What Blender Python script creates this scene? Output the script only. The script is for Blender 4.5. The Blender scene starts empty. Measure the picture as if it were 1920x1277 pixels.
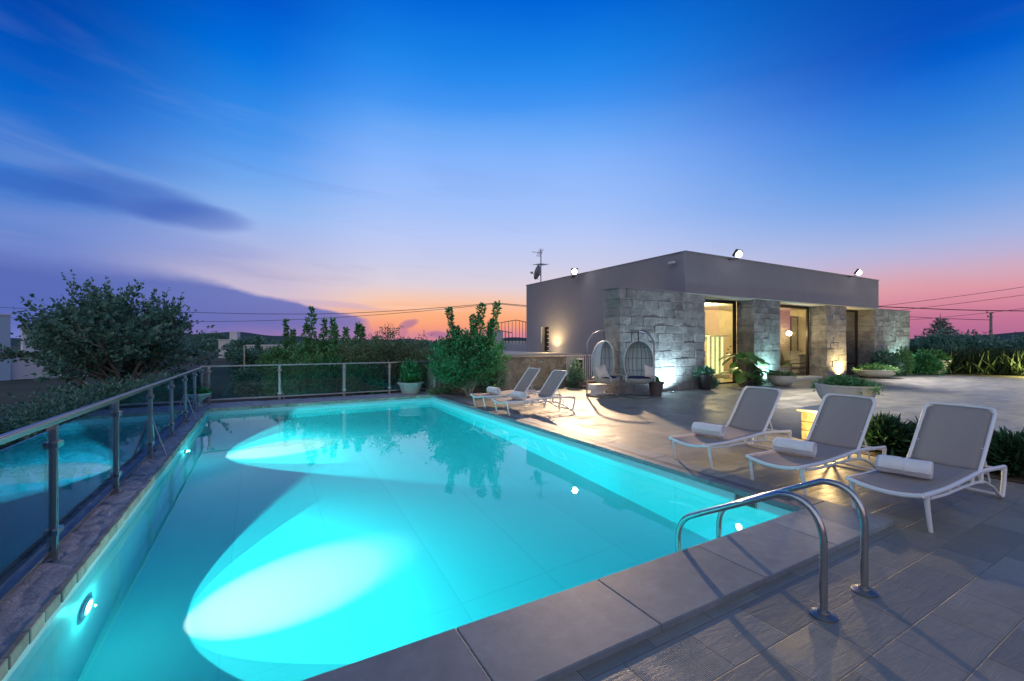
import bpy, bmesh, math, random
import numpy as np
from mathutils import Vector, Matrix, Euler
R = math.radians
random.seed(7)
scn = bpy.context.scene
col = scn.collection

def lin(c):
    return tuple((v/12.92 if v <= .04045 else ((v+.055)/1.055)**2.4) for v in (x/255 for x in c)) + (1,)

# ------------------------------------------------------------------ camera
TH = .516
cam_d = bpy.data.cameras.new('camera'); cam = bpy.data.objects.new('camera', cam_d); col.objects.link(cam)
cam.location = (0, 0, 1.68); cam.rotation_euler = (R(90), 0, -TH)
cam_d.sensor_width = 36; cam_d.lens = 825.8/1920*36; cam_d.shift_y = 3.5/1920
cam_d.clip_start = .05; cam_d.clip_end = 4000
scn.camera = cam
scn.view_settings.view_transform = 'Standard'; scn.view_settings.look = 'None'
scn.view_settings.gamma = 1; scn.view_settings.exposure = 0
scn.cycles.max_bounces = 14; scn.cycles.transparent_max_bounces = 24
scn.cycles.transmission_bounces = 10; scn.cycles.diffuse_bounces = 7
scn.cycles.sample_clamp_indirect = 4; scn.cycles.caustics_reflective = False
scn.cycles.use_denoising = True

# ------------------------------------------------------------------ world: dusk sky
world = bpy.data.worlds.new('World'); scn.world = world; world.use_nodes = True
wt = world.node_tree; wt.nodes.clear()
class NT:
    def __init__(s, t): s.t = t
    def n(s, kind, **kw):
        nd = s.t.nodes.new(kind)
        for k, v in kw.items(): setattr(nd, k, v)
        return nd
    def l(s, a, b): s.t.links.new(a, b)
    def put(s, sock, v):
        if hasattr(v, 'is_output') or isinstance(v, bpy.types.NodeSocket): s.l(v, sock)
        elif v is not None: sock.default_value = v
    def m(s, op, a, b=None, c=None, clamp=False):
        nd = s.n('ShaderNodeMath', operation=op, use_clamp=clamp)
        s.put(nd.inputs[0], a); s.put(nd.inputs[1], b)
        if c is not None: s.put(nd.inputs[2], c)
        return nd.outputs[0]
    def step(s, v, a, b, lo=0, hi=1):
        nd = s.n('ShaderNodeMapRange', interpolation_type='SMOOTHSTEP')
        s.put(nd.inputs[0], v)
        for i, x in enumerate((a, b, lo, hi)): s.put(nd.inputs[i+1], x)
        return nd.outputs[0]
    def ramp(s, v, stops, interp='LINEAR'):
        nd = s.n('ShaderNodeValToRGB'); cr = nd.color_ramp; cr.interpolation = interp
        while len(cr.elements) < len(stops): cr.elements.new(.5)
        for e, (p, c) in zip(cr.elements, stops): e.position = p; e.color = c
        s.put(nd.inputs[0], v); return nd.outputs[0]
    def mix(s, f, a, b, mode='MIX'):
        nd = s.n('ShaderNodeMix', data_type='RGBA', blend_type=mode)
        s.put(nd.inputs[0], f); s.put(nd.inputs[6], a); s.put(nd.inputs[7], b); return nd.outputs[2]
    def noise(s, vec, scale, detail=4, rough=.55, dist=0, dim='3D'):
        nd = s.n('ShaderNodeTexNoise', noise_dimensions=dim)
        if vec is not None: s.l(vec, nd.inputs['Vector'])
        nd.inputs['Scale'].default_value = scale; nd.inputs['Detail'].default_value = detail
        nd.inputs['Roughness'].default_value = rough; nd.inputs['Distortion'].default_value = dist
        return nd.outputs[0]
w = NT(wt)
gen = w.n('ShaderNodeTexCoord').outputs['Generated']
sep = w.n('ShaderNodeSeparateXYZ'); w.l(gen, sep.inputs[0])
x, y, z = sep.outputs
ct, st = math.cos(TH), math.sin(TH)
rgt = w.m('SUBTRACT', w.m('MULTIPLY', x, ct), w.m('MULTIPLY', y, st))
fwd = w.m('ADD', w.m('MULTIPLY', x, st), w.m('MULTIPLY', y, ct))
az = w.m('MULTIPLY', w.m('ARCTAN2', rgt, fwd), 57.2958)
el = w.m('MULTIPLY', w.m('ARCSINE', z), 57.2958)
comb = w.n('ShaderNodeCombineXYZ')
w.l(w.m('MULTIPLY', az, .05), comb.inputs[0]); w.l(w.m('MULTIPLY', el, .16), comb.inputs[1])
cv = comb.outputs[0]
nz = w.m('SUBTRACT', w.noise(cv, 1.4, 5, .55, .3), .5)
nz2 = w.m('SUBTRACT', w.noise(cv, 5.0, 5, .6, .2), .5)
elw = w.m('ADD', el, w.m('MULTIPLY', nz, 1.0))
f90 = w.m('DIVIDE', elw, 90, clamp=True)
def stops(l): return [(a/90, lin(c)) for a, c in l]
left = w.ramp(f90, stops([(0, (135, 142, 212)), (3, (118, 132, 208)), (6.1, (112, 128, 200)), (9, (110, 136, 206)), (11, (92, 134, 210)), (13.2, (68, 122, 206)), (15.4, (62, 124, 210)), (18.3, (38, 114, 210)), (20.8, (8, 102, 205)), (23.5, (2, 88, 192)), (27.3, (0, 72, 175)), (38, (0, 50, 140)), (55, (50, 80, 135)), (90, (96, 116, 146))]))
lmid = w.ramp(f90, stops([(0, (175, 125, 165)), (2.5, (196, 140, 168)), (5, (205, 188, 212)), (7.3, (198, 188, 214)), (8.5, (190, 186, 218)), (11.4, (168, 184, 232)), (14.2, (148, 184, 240)), (17, (122, 174, 241)), (19.7, (95, 160, 240)), (22.3, (66, 146, 236)), (24.8, (48, 138, 233)), (27.2, (26, 128, 229)), (29.6, (2, 114, 224)), (33.9, (0, 88, 205)), (42, (10, 74, 170)), (58, (60, 92, 142)), (90, (96, 116, 146))]))
cent = w.ramp(f90, stops([(0, (202, 132, 160)), (1.0, (220, 138, 152)), (2.2, (250, 160, 128)), (3.7, (255, 186, 142)), (5.2, (248, 206, 184)), (7.0, (226, 210, 218)), (9.8, (204, 206, 234)), (13.1, (186, 202, 246)), (16.3, (164, 194, 250)), (19.5, (150, 188, 252)), (22.5, (132, 180, 252)), (25.4, (104, 168, 248)), (28.1, (68, 150, 244)), (30.8, (42, 138, 238)), (33.3, (22, 127, 230)), (37.9, (0, 100, 215)), (44, (14, 84, 180)), (60, (66, 96, 146)), (90, (96, 116, 146))]))
righ = w.ramp(f90, stops([(0, (172, 102, 146)), (2.4, (198, 118, 152)), (3.8, (215, 138, 158)), (5.1, (222, 155, 168)), (6.5, (210, 170, 190)), (7.9, (188, 178, 214)), (9.7, (165, 180, 226)), (12.3, (130, 168, 230)), (14.5, (102, 156, 229)), (16.6, (82, 146, 226)), (18.7, (64, 135, 222)), (20.8, (44, 124, 219)), (22.8, (24, 110, 214)), (24.5, (2, 95, 205)), (27.3, (0, 80, 190)), (38, (6, 62, 156)), (55, (56, 86, 138)), (90, (96, 116, 146))]))
back = w.ramp(f90, stops([(0, (190, 150, 165)), (4, (220, 195, 205)), (12, (232, 228, 236)), (30, (205, 214, 232)), (60, (150, 165, 190)), (90, (96, 116, 146))]))  # unseen rear sky, brightened as front fill; unseen zenith greyed in every ramp
c = w.mix(w.step(az, -15, -31), cent, lmid)
c = w.mix(w.step(az, -29, -48), c, left)
c = w.mix(w.step(az, 6, 46), c, righ)
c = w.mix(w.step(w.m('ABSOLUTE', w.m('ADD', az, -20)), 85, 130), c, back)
# thin high veil, streaked along the horizon
cv2 = w.n('ShaderNodeCombineXYZ'); w.l(w.m('MULTIPLY', az, .028), cv2.inputs[0]); w.l(w.m('ADD', w.m('MULTIPLY', el, .22), w.m('MULTIPLY', az, .02)), cv2.inputs[1])
veil = w.noise(cv2.outputs[0], 1.3, 5, .5, .5)
vm = w.m('MULTIPLY', w.step(el, 2, 6), w.step(el, 34, 12))
c = w.mix(w.m('MULTIPLY', w.m('MULTIPLY', w.step(veil, .5, .74), vm), w.step(az, 20, -30, .06, .2)), c, lin((176, 190, 228)))
c = w.mix(w.m('MULTIPLY', w.m('MULTIPLY', w.step(veil, .48, .3), vm), w.step(az, 10, -40, .04, .2)), c, lin((84, 110, 186)))
# second warm core of the glow right above the horizon where the sun went down
core = w.m('MULTIPLY', w.step(w.m('ABSOLUTE', w.m('ADD', az, 6)), 17, 2), w.m('MULTIPLY', w.step(elw, 7.5, 4), w.step(elw, 1.0, 3)))
c = w.mix(w.m('MULTIPLY', core, .35), c, lin((255, 168, 112)))
# big dusk cloud, lower left
edge = w.ramp(w.m('DIVIDE', w.m('ADD', az, 70), 60, clamp=True),
    [(0, (.62,)*3+(1,)), (.34, (.455,)*3+(1,)), (.545, (.39,)*3+(1,)), (.663, (.29,)*3+(1,)), (.80, (.20,)*3+(1,)), (.865, (.158,)*3+(1,)), (.89, (0,)*3+(1,))])
eb = w.m('MULTIPLY', edge, 20)
dl = w.m('SUBTRACT', w.m('ADD', eb, w.m('MULTIPLY', nz2, 1.1)), el)
soft = w.step(az, -50, -26, 3.4, .45)
m1 = w.m('MULTIPLY', w.step(w.m('DIVIDE', dl, soft), 0, 1), w.step(az, -17.2, -19.6))
m1 = w.m('MULTIPLY', m1, w.step(w.m('ADD', el, w.m('MULTIPLY', nz2, 1.5)), -.5, 2.6, .42, 1))
m1 = w.m('MULTIPLY', m1, w.step(w.m('ABSOLUTE', w.m('ADD', az, 60)), 75, 50))
cc = w.ramp(w.m('DIVIDE', w.m('ADD', az, 55), 40, clamp=True), [(0, lin((84, 100, 178))), (.45, lin((84, 106, 182))), (.8, lin((90, 108, 186))), (.93, lin((112, 112, 184))), (1, lin((150, 122, 178)))])
c = w.mix(w.m('MULTIPLY', m1, .86), c, cc)
# rim light of that cloud
rim = w.m('MULTIPLY', w.m('MULTIPLY', w.step(w.m('ABSOLUTE', dl), .55, 0), w.step(az, -42, -25)), w.step(az, -16, -22))
c = w.mix(w.m('MULTIPLY', rim, .16), c, lin((235, 196, 200)))
# dark streak above it
def blob(c, a0, e0, ra, re, col_, k, tilt=0, ns=2.0, nn=None):
    nn = nn or nz
    u = w.m('DIVIDE', w.m('ADD', w.m('ADD', az, -a0), w.m('MULTIPLY', nn, ns)), ra)
    v = w.m('DIVIDE', w.m('ADD', w.m('ADD', w.m('ADD', el, -e0), w.m('MULTIPLY', w.m('ADD', az, -a0), tilt)), w.m('MULTIPLY', nn, ns*.7)), re)
    d = w.m('ADD', w.m('MULTIPLY', u, u), w.m('MULTIPLY', v, v))
    return w.mix(w.m('MULTIPLY', w.step(d, 1, .1), k), c, lin(col_))
c = blob(c, -41, 14.0, 8.5, 2.2, (58, 100, 190), .6, .05, 3.0)
c = blob(c, -36, 13.0, 6.5, 1.7, (64, 98, 186), .55, .02, 3.0)
c = blob(c, -48, 13.6, 8, 1.2, (50, 100, 190), .5, .0, 2.5, nz2)
c = blob(c, -40, 10.4, 14, 1.7, (132, 150, 214), .35, .06)
c = blob(c, -13.2, 2.35, 1.5, .65, (180, 122, 152), .85, -.25, 1.3, nz2)
c = blob(c, -13.9, 1.5, .9, .9, (186, 120, 152), .6, 0, 1.3, nz2)
c = blob(c, -9.6, 1.0, 2.2, .5, (160, 110, 155), .7, 0, 1, nz2)
c = blob(c, -22, 4.6, 8, .5, (196, 170, 205), .45, .07, 1, nz2)
c = blob(c, -12, 4.3, 7, .35, (255, 205, 176), .6, .03, 1, nz2)
c = w.mix(w.step(el, -.2, -3), c, lin((40, 44, 60)))
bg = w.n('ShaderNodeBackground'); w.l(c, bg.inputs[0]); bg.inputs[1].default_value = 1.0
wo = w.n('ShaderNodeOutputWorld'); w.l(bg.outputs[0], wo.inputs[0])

# ------------------------------------------------------------------ helpers: objects
def tag(o, label=None, cat=None, group=None, kind=None):
    if label: o['label'] = label
    if cat: o['category'] = cat
    if group: o['group'] = group
    if kind: o['kind'] = kind
    return o
def empty(name, loc=(0, 0, 0), rz=0, label=None, cat=None, group=None):
    o = bpy.data.objects.new(name, None); col.objects.link(o); o.location = loc; o.rotation_euler = (0, 0, rz)
    o.empty_display_size = .1
    return tag(o, label, cat, group)
def copy_tree(o, parent=None):
    c_ = o.copy(); col.objects.link(c_)
    if parent: c_.parent = parent
    for ch in [k for k in o.children]: copy_tree(ch, c_)
    return c_
class MB:
    def __init__(s): s.bm = bmesh.new()
    def box(s, a, b, rot=None, piv=None):
        vs = [(x_, y_, z_) for x_ in (a[0], b[0]) for y_ in (a[1], b[1]) for z_ in (a[2], b[2])]
        vs = [Vector(v) for v in vs]
        if rot is not None:
            p = Vector(piv) if piv is not None else (Vector(a)+Vector(b))/2
            vs = [rot @ (v-p) + p for v in vs]
        V = [s.bm.verts.new(v) for v in vs]
        for f in ((0, 1, 3, 2), (4, 6, 7, 5), (0, 4, 5, 1), (2, 3, 7, 6), (0, 2, 6, 4), (1, 5, 7, 3)):
            s.bm.faces.new([V[i] for i in f])
        return V
    def poly(s, pts):
        return s.bm.faces.new([s.bm.verts.new(p) for p in pts])
    def tube(s, pts, r, seg=8, cap=True, flat=None):
        pts = [Vector(p) for p in pts]; n = len(pts)
        rs = r if isinstance(r, (list, tuple)) else [r]*n
        rings = []; up = None
        for i, p in enumerate(pts):
            t = (pts[min(i+1, n-1)]-pts[max(i-1, 0)]).normalized()
            if up is None:
                up = Vector((0, 0, 1)) if abs(t.z) < .9 else Vector((1, 0, 0))
            a = t.cross(up).normalized(); b = a.cross(t).normalized(); up = b
            fy = flat or 1
            rings.append([s.bm.verts.new(p + a*math.cos(q)*rs[i] + b*math.sin(q)*rs[i]*fy) for q in [2*math.pi*(k+.5)/seg for k in range(seg)]])
        for i in range(n-1):
            for k in range(seg):
                s.bm.faces.new((rings[i][k], rings[i][(k+1) % seg], rings[i+1][(k+1) % seg], rings[i+1][k]))
        if cap:
            s.bm.faces.new(rings[0][::-1]); s.bm.faces.new(rings[-1])
    def lathe(s, prof, c=(0, 0, 0), seg=32, sx=1, sy=1, axis='z'):
        rings = []
        for (r, h) in prof:
            ring = []
            for k in range(seg):
                q = 2*math.pi*k/seg
                v = (r*math.cos(q)*sx, r*math.sin(q)*sy, h)
                if axis == 'x': v = (h, v[0], v[1])
                if axis == 'y': v = (v[0], h, v[1])
                ring.append(s.bm.verts.new(Vector(v)+Vector(c)))
            rings.append(ring)
        for i in range(len(rings)-1):
            for k in range(seg):
                s.bm.faces.new((rings[i][k], rings[i][(k+1) % seg], rings[i+1][(k+1) % seg], rings[i+1][k]))
        s.bm.faces.new(rings[0][::-1]); s.bm.faces.new(rings[-1])
    def build(s, name, mat, parent=None, bevel=0, smooth=False, seg=2):
        bmesh.ops.recalc_face_normals(s.bm, faces=s.bm.faces)
        me = bpy.data.meshes.new(name); s.bm.to_mesh(me); s.bm.free()
        me.materials.append(mat)
        o = bpy.data.objects.new(name, me); col.objects.link(o)
        if parent: o.parent = parent
        if smooth:
            me.polygons.foreach_set('use_smooth', [True]*len(me.polygons))
            try: me.set_sharp_from_angle(angle=R(40))
            except Exception: pass
        if bevel:
            md = o.modifiers.new('bevel', 'BEVEL'); md.width = bevel; md.segments = seg; md.limit_method = 'ANGLE'
        return o
def raw(name, V, F, mat, parent=None, smooth=False):
    me = bpy.data.meshes.new(name); me.from_pydata(V, [], F); me.update(); me.materials.append(mat)
    o = bpy.data.objects.new(name, me); col.objects.link(o)
    if parent: o.parent = parent
    if smooth: me.polygons.foreach_set('use_smooth', [True]*len(me.polygons))
    return o

# ------------------------------------------------------------------ helpers: materials
def mat(name):
    m_ = bpy.data.materials.new(name); m_.use_nodes = True
    t = NT(m_.node_tree); b = m_.node_tree.nodes['Principled BSDF']; return m_, t, b
def simple(name, c_, rough=.5, metal=0, spec=.5, var=.0, scale=8, bump=0, bscale=60, coords='Object'):
    m_, t, b = mat(name)
    tc = t.n('ShaderNodeTexCoord').outputs[coords]
    c_ = tuple(c_)+(1,) if len(c_) == 3 else c_
    if var:
        n_ = t.noise(tc, scale, 5, .6)
        t.l(t.mix(n_, tuple(v*(1-var) for v in c_[:3])+(1,), tuple(min(1, v*(1+var)) for v in c_[:3])+(1,)), b.inputs['Base Color'])
    else: b.inputs['Base Color'].default_value = c_
    b.inputs['Roughness'].default_value = rough; b.inputs['Metallic'].default_value = metal
    b.inputs['Specular IOR Level'].default_value = spec
    if bump:
        bn = t.n('ShaderNodeBump'); bn.inputs['Strength'].default_value = bump; bn.inputs['Distance'].default_value = .01
        t.l(t.noise(tc, bscale, 6, .6), bn.inputs['Height']); t.l(bn.outputs[0], b.inputs['Normal'])
    return m_
def emis(name, c_, s):
    m_ = bpy.data.materials.new(name); m_.use_nodes = True; t = NT(m_.node_tree); m_.node_tree.nodes.clear()
    e = t.n('ShaderNodeEmission'); e.inputs[0].default_value = tuple(c_)+(1,); e.inputs[1].default_value = s
    o = t.n('ShaderNodeOutputMaterial'); t.l(e.outputs[0], o.inputs[0]); return m_
def leafmat(name, a, b_, c_=None, rough=.55, trans=.25):
    m_, t, b = mat(name)
    g = t.n('ShaderNodeNewGeometry')
    tc = t.n('ShaderNodeTexCoord').outputs['Object']
    v = t.m('ADD', t.m('MULTIPLY', g.outputs['Random Per Island'], .6), t.m('MULTIPLY', t.noise(tc, 1.6, 3), .4))
    st_ = [(.15, tuple(a)+(1,)), (.6, tuple(b_)+(1,))]
    if c_: st_.append((.92, tuple(c_)+(1,)))
    cr = t.ramp(v, st_); t.l(cr, b.inputs['Base Color'])
    b.inputs['Roughness'].default_value = rough; b.inputs['Specular IOR Level'].default_value = .35
    tr = t.n('ShaderNodeBsdfTranslucent'); t.l(cr, tr.inputs[0])
    mx = t.n('ShaderNodeMixShader'); mx.inputs[0].default_value = trans
    out = [q for q in m_.node_tree.nodes if q.type == 'OUTPUT_MATERIAL'][0]
    t.l(b.outputs[0], mx.inputs[1]); t.l(tr.outputs[0], mx.inputs[2]); t.l(mx.outputs[0], out.inputs[0])
    return m_
def glassmat(name, tint, refl=.06, rough=0, boost=1.0, rc=(1, 1, 1)):
    m_ = bpy.data.materials.new(name); m_.use_nodes = True; t = NT(m_.node_tree); m_.node_tree.nodes.clear()
    tr = t.n('ShaderNodeBsdfTransparent'); tr.inputs[0].default_value = tuple(tint)+(1,)
    gl = t.n('ShaderNodeBsdfGlossy'); gl.inputs['Roughness'].default_value = rough; gl.inputs[0].default_value = tuple(rc)+(1,)
    fr = t.n('ShaderNodeFresnel'); ge = t.n('ShaderNodeNewGeometry'); t.l(t.m('SUBTRACT', 1.5, t.m('MULTIPLY', ge.outputs['Backfacing'], 1.5-1/1.5)), fr.inputs[0])
    mx = t.n('ShaderNodeMixShader'); t.l(t.m('ADD', t.m('MULTIPLY', fr.outputs[0], boost), refl, clamp=True), mx.inputs[0])
    t.l(tr.outputs[0], mx.inputs[1]); t.l(gl.outputs[0], mx.inputs[2])
    o = t.n('ShaderNodeOutputMaterial'); t.l(mx.outputs[0], o.inputs[0]); return m_

def stone_mat(name, c1, c2, c3, scale=1.5, bump=.5, bdist=.02, island=True, rough=.85):
    m_, t, b = mat(name)
    tc = t.n('ShaderNodeTexCoord').outputs['Object']
    n1 = t.noise(tc, scale, 6, .65, .6); n2 = t.noise(tc, scale*9, 6, .7)
    cc_ = t.ramp(n1, [(.3, tuple(c1)+(1,)), (.55, tuple(c2)+(1,)), (.75, tuple(c3)+(1,))])
    cc_ = t.mix(.35, cc_, t.ramp(n2, [(.35, (.35,)*3+(1,)), (.7, (1, 1, 1, 1))]), 'MULTIPLY')
    if island:
        g = t.n('ShaderNodeNewGeometry')
        cc_ = t.mix(1.0, cc_, t.ramp(g.outputs['Random Per Island'], [(0, (.72, .7, .68, 1)), (1, (1.12, 1.1, 1.05, 1))]), 'MULTIPLY')
    t.l(cc_, b.inputs['Base Color']); b.inputs['Roughness'].default_value = rough
    b.inputs['Specular IOR Level'].default_value = .3
    bn = t.n('ShaderNodeBump'); bn.inputs['Strength'].default_value = bump; bn.inputs['Distance'].default_value = bdist
    t.l(t.m('ADD', t.m('MULTIPLY', n2, .6), t.noise(tc, scale*3.2, 5, .6, .8)), bn.inputs['Height']); t.l(bn.outputs[0], b.inputs['Normal'])
    return m_

M = {}
M['white_metal'] = simple('white_metal', (.84, .84, .86), .3, .0, .5)
M['sling'] = None
M['steel'] = simple('polished_steel', (.46, .47, .48), .17, 1)
M['satin'] = simple('satin_steel', (.30, .30, .30), .42, 1)
M['alu'] = simple('anodised_aluminium', (.33, .34, .35), .28, .9, var=.08, scale=3)
M['dark_alu'] = simple('dark_bronze_frame', (.035, .028, .022), .4, .4)
M['plaster'] = simple('grey_plaster', (.265, .26, .295), .85, 0, .25, var=.12, scale=.8, bump=.25, bscale=90)
M['plaster_cap'] = simple('roof_edge_flashing', (.25, .25, .27), .5, .3)
M['cream'] = simple('cream_wall', (.72, .62, .42), .8, var=.03)
M['white_wall'] = simple('white_limewash', (.62, .62, .62), .9, var=.1, scale=.7)
M['asphalt'] = simple('dark_tile_roof', (.1, .1, .11), .8)
M['bark'] = stone_mat('grey_bark', (.2, .18, .15), (.34, .31, .26), (.5, .46, .4), 6, .8, .01, False)
M['soil'] = simple('soil', (.05, .035, .025), .95, var=.3, scale=20)
M['concrete'] = simple('cast_concrete', (.56, .57, .52), .8, 0, .3, var=.14, scale=5, bump=.2, bscale=40)
M['teal_pot'] = simple('pale_stone_urn', (.42, .48, .46), .8, 0, .3, var=.15, scale=8, bump=.3)
M['black'] = simple('black_plastic', (.02, .02, .022), .5)
M['terracotta'] = simple('dark_clay_pot', (.11, .095, .10), .8, var=.15, scale=8)
M['navy'] = simple('navy_cushion', (.012, .018, .07), .9, bump=.3, bscale=300)
M['pillow'] = simple('white_cotton', (.62, .6, .56), .9, bump=.3, bscale=250)
M['rattan'] = None
m_, t, b = mat('towel_terry'); b.inputs['Base Color'].default_value = (.88, .87, .9, 1); b.inputs['Roughness'].default_value = 1
b.inputs['Sheen Weight'].default_value = .3
tc = t.n('ShaderNodeTexCoord').outputs['Object']; bn = t.n('ShaderNodeBump'); bn.inputs['Strength'].default_value = .9; bn.inputs['Distance'].default_value = .006
t.l(t.m('ADD', t.noise(tc, 220, 3), t.m('MULTIPLY', t.noise(tc, 14, 3), 2.0)), bn.inputs['Height']); t.l(bn.outputs[0], b.inputs['Normal'])
M['towel'] = m_
m_, t, b = mat('taupe_mesh_sling'); tc = t.n('ShaderNodeTexCoord').outputs['Object']
wv = t.n('ShaderNodeTexWave'); wv.inputs['Scale'].default_value = 90; wv.bands_direction = 'Y'; t.l(tc, wv.inputs['Vector'])
wv2 = t.n('ShaderNodeTexWave'); wv2.inputs['Scale'].default_value = 90; wv2.bands_direction = 'X'; t.l(tc, wv2.inputs['Vector'])
k = t.m('MULTIPLY', wv.outputs[1], wv2.outputs[1])
t.l(t.mix(k, (.31, .275, .26, 1), (.43, .385, .365, 1)), b.inputs['Base Color']); b.inputs['Roughness'].default_value = .75
bn = t.n('ShaderNodeBump'); bn.inputs['Strength'].default_value = .3; bn.inputs['Distance'].default_value = .002; t.l(k, bn.inputs['Height']); t.l(bn.outputs[0], b.inputs['Normal'])
M['sling'] = m_
M['rail_glass'] = glassmat('tinted_rail_glass', (.46, .63, .76), .01, 0, 1.0, (.55, .72, 1))
M['clear_glass'] = glassmat('clear_rail_glass', (.72, .86, .86), .0, 0, .45, (.8, .9, 1))
M['house_glass'] = glassmat('house_glass', (.85, .85, .8), .03, 0, 1.5)
M['block'] = stone_mat('rough_limestone_block', (.20, .205, .215), (.36, .365, .375), (.53, .535, .535), 2.6, 1.0, .045)
M['rubble'] = stone_mat('rubble_limestone', (.2, .18, .15), (.36, .33, .28), (.5, .47, .4), 3, .8, .02, False)
M['yellow_stone'] = stone_mat('honey_sandstone', (.3, .22, .12), (.46, .36, .2), (.55, .45, .3), 3, .8, .02)
M['coping'] = stone_mat('smooth_grey_coping', (.22, .265, .32), (.285, .33, .385), (.35, .395, .45), .9, .12, .004, True, .55)
M['lipstone'] = stone_mat('pale_lip_tile', (.28, .3, .27), (.4, .43, .38), (.5, .52, .46), 4, .5, .006)

# leaves
L = {}
L['dark'] = leafmat('dark_leaf', (.05, .14, .095), (.12, .27, .19), (.28, .45, .33))
L['mid'] = leafmat('green_leaf', (.06, .2, .07), (.14, .36, .13), (.26, .5, .22))
L['lush'] = leafmat('lush_leaf', (.03, .15, .055), (.07, .3, .11), (.17, .42, .18))
L['olive'] = leafmat('olive_leaf', (.09, .16, .07), (.19, .29, .14), (.32, .42, .22))
L['bed'] = leafmat('bed_leaf', (.015, .05, .025), (.035, .11, .05), (.09, .2, .09))
L['grass'] = leafmat('grass_blade', (.03, .06, .03), (.06, .11, .05), (.11, .16, .08))
L['flower'] = leafmat('yellow_flower', (.35, .3, .05), (.6, .5, .12), (.7, .62, .3))
L['broad'] = leafmat('broad_leaf', (.06, .17, .04), (.12, .29, .08), (.22, .42, .14), .3)

rng = np.random.default_rng(11)
def leaf_mesh(name, P, size, mat_, parent=None, dirs=None, aspect=.42, sizevar=.35, droop=0, flat=0):
    """P: n x 3 leaf base points; each leaf is a folded four-vertex blade"""
    P = np.asarray(P, float); n = len(P)
    d = rng.normal(size=(n, 3)) if dirs is None else np.asarray(dirs)+rng.normal(size=(n, 3))*.55
    if flat: d[:, 2] *= (1-flat)
    d[:, 2] -= droop
    d /= np.linalg.norm(d, axis=1)[:, None]+1e-9
    q = rng.normal(size=(n, 3)); s_ = np.cross(d, q); s_ /= np.linalg.norm(s_, axis=1)[:, None]+1e-9
    nn = np.cross(d, s_)
    sz = (size*(1+rng.uniform(-sizevar, sizevar, n)))[:, None]
    a = P; m1_ = P+d*sz*.45+s_*sz*aspect*.5+nn*sz*.07; m2_ = P+d*sz*.45-s_*sz*aspect*.5+nn*sz*.07; tip = P+d*sz
    V = np.stack([a, m1_, tip, m2_], 1).reshape(-1, 3)
    i = np.arange(n)*4
    F = np.concatenate([np.stack([i, i+1, i+2], 1), np.stack([i, i+2, i+3], 1)])
    me = bpy.data.meshes.new(name); me.vertices.add(len(V)); me.vertices.foreach_set('co', V.ravel())
    me.loops.add(len(F)*3); me.polygons.add(len(F))
    me.loops.foreach_set('vertex_index', F.ravel().astype(np.int32))
    me.polygons.foreach_set('loop_start', (np.arange(len(F))*3).astype(np.int32))
    me.polygons.foreach_set('loop_total', np.full(len(F), 3, np.int32))
    me.update(); me.validate(); me.materials.append(mat_)
    o = bpy.data.objects.new(name, me); col.objects.link(o)
    if parent: o.parent = parent
    return o
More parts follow.
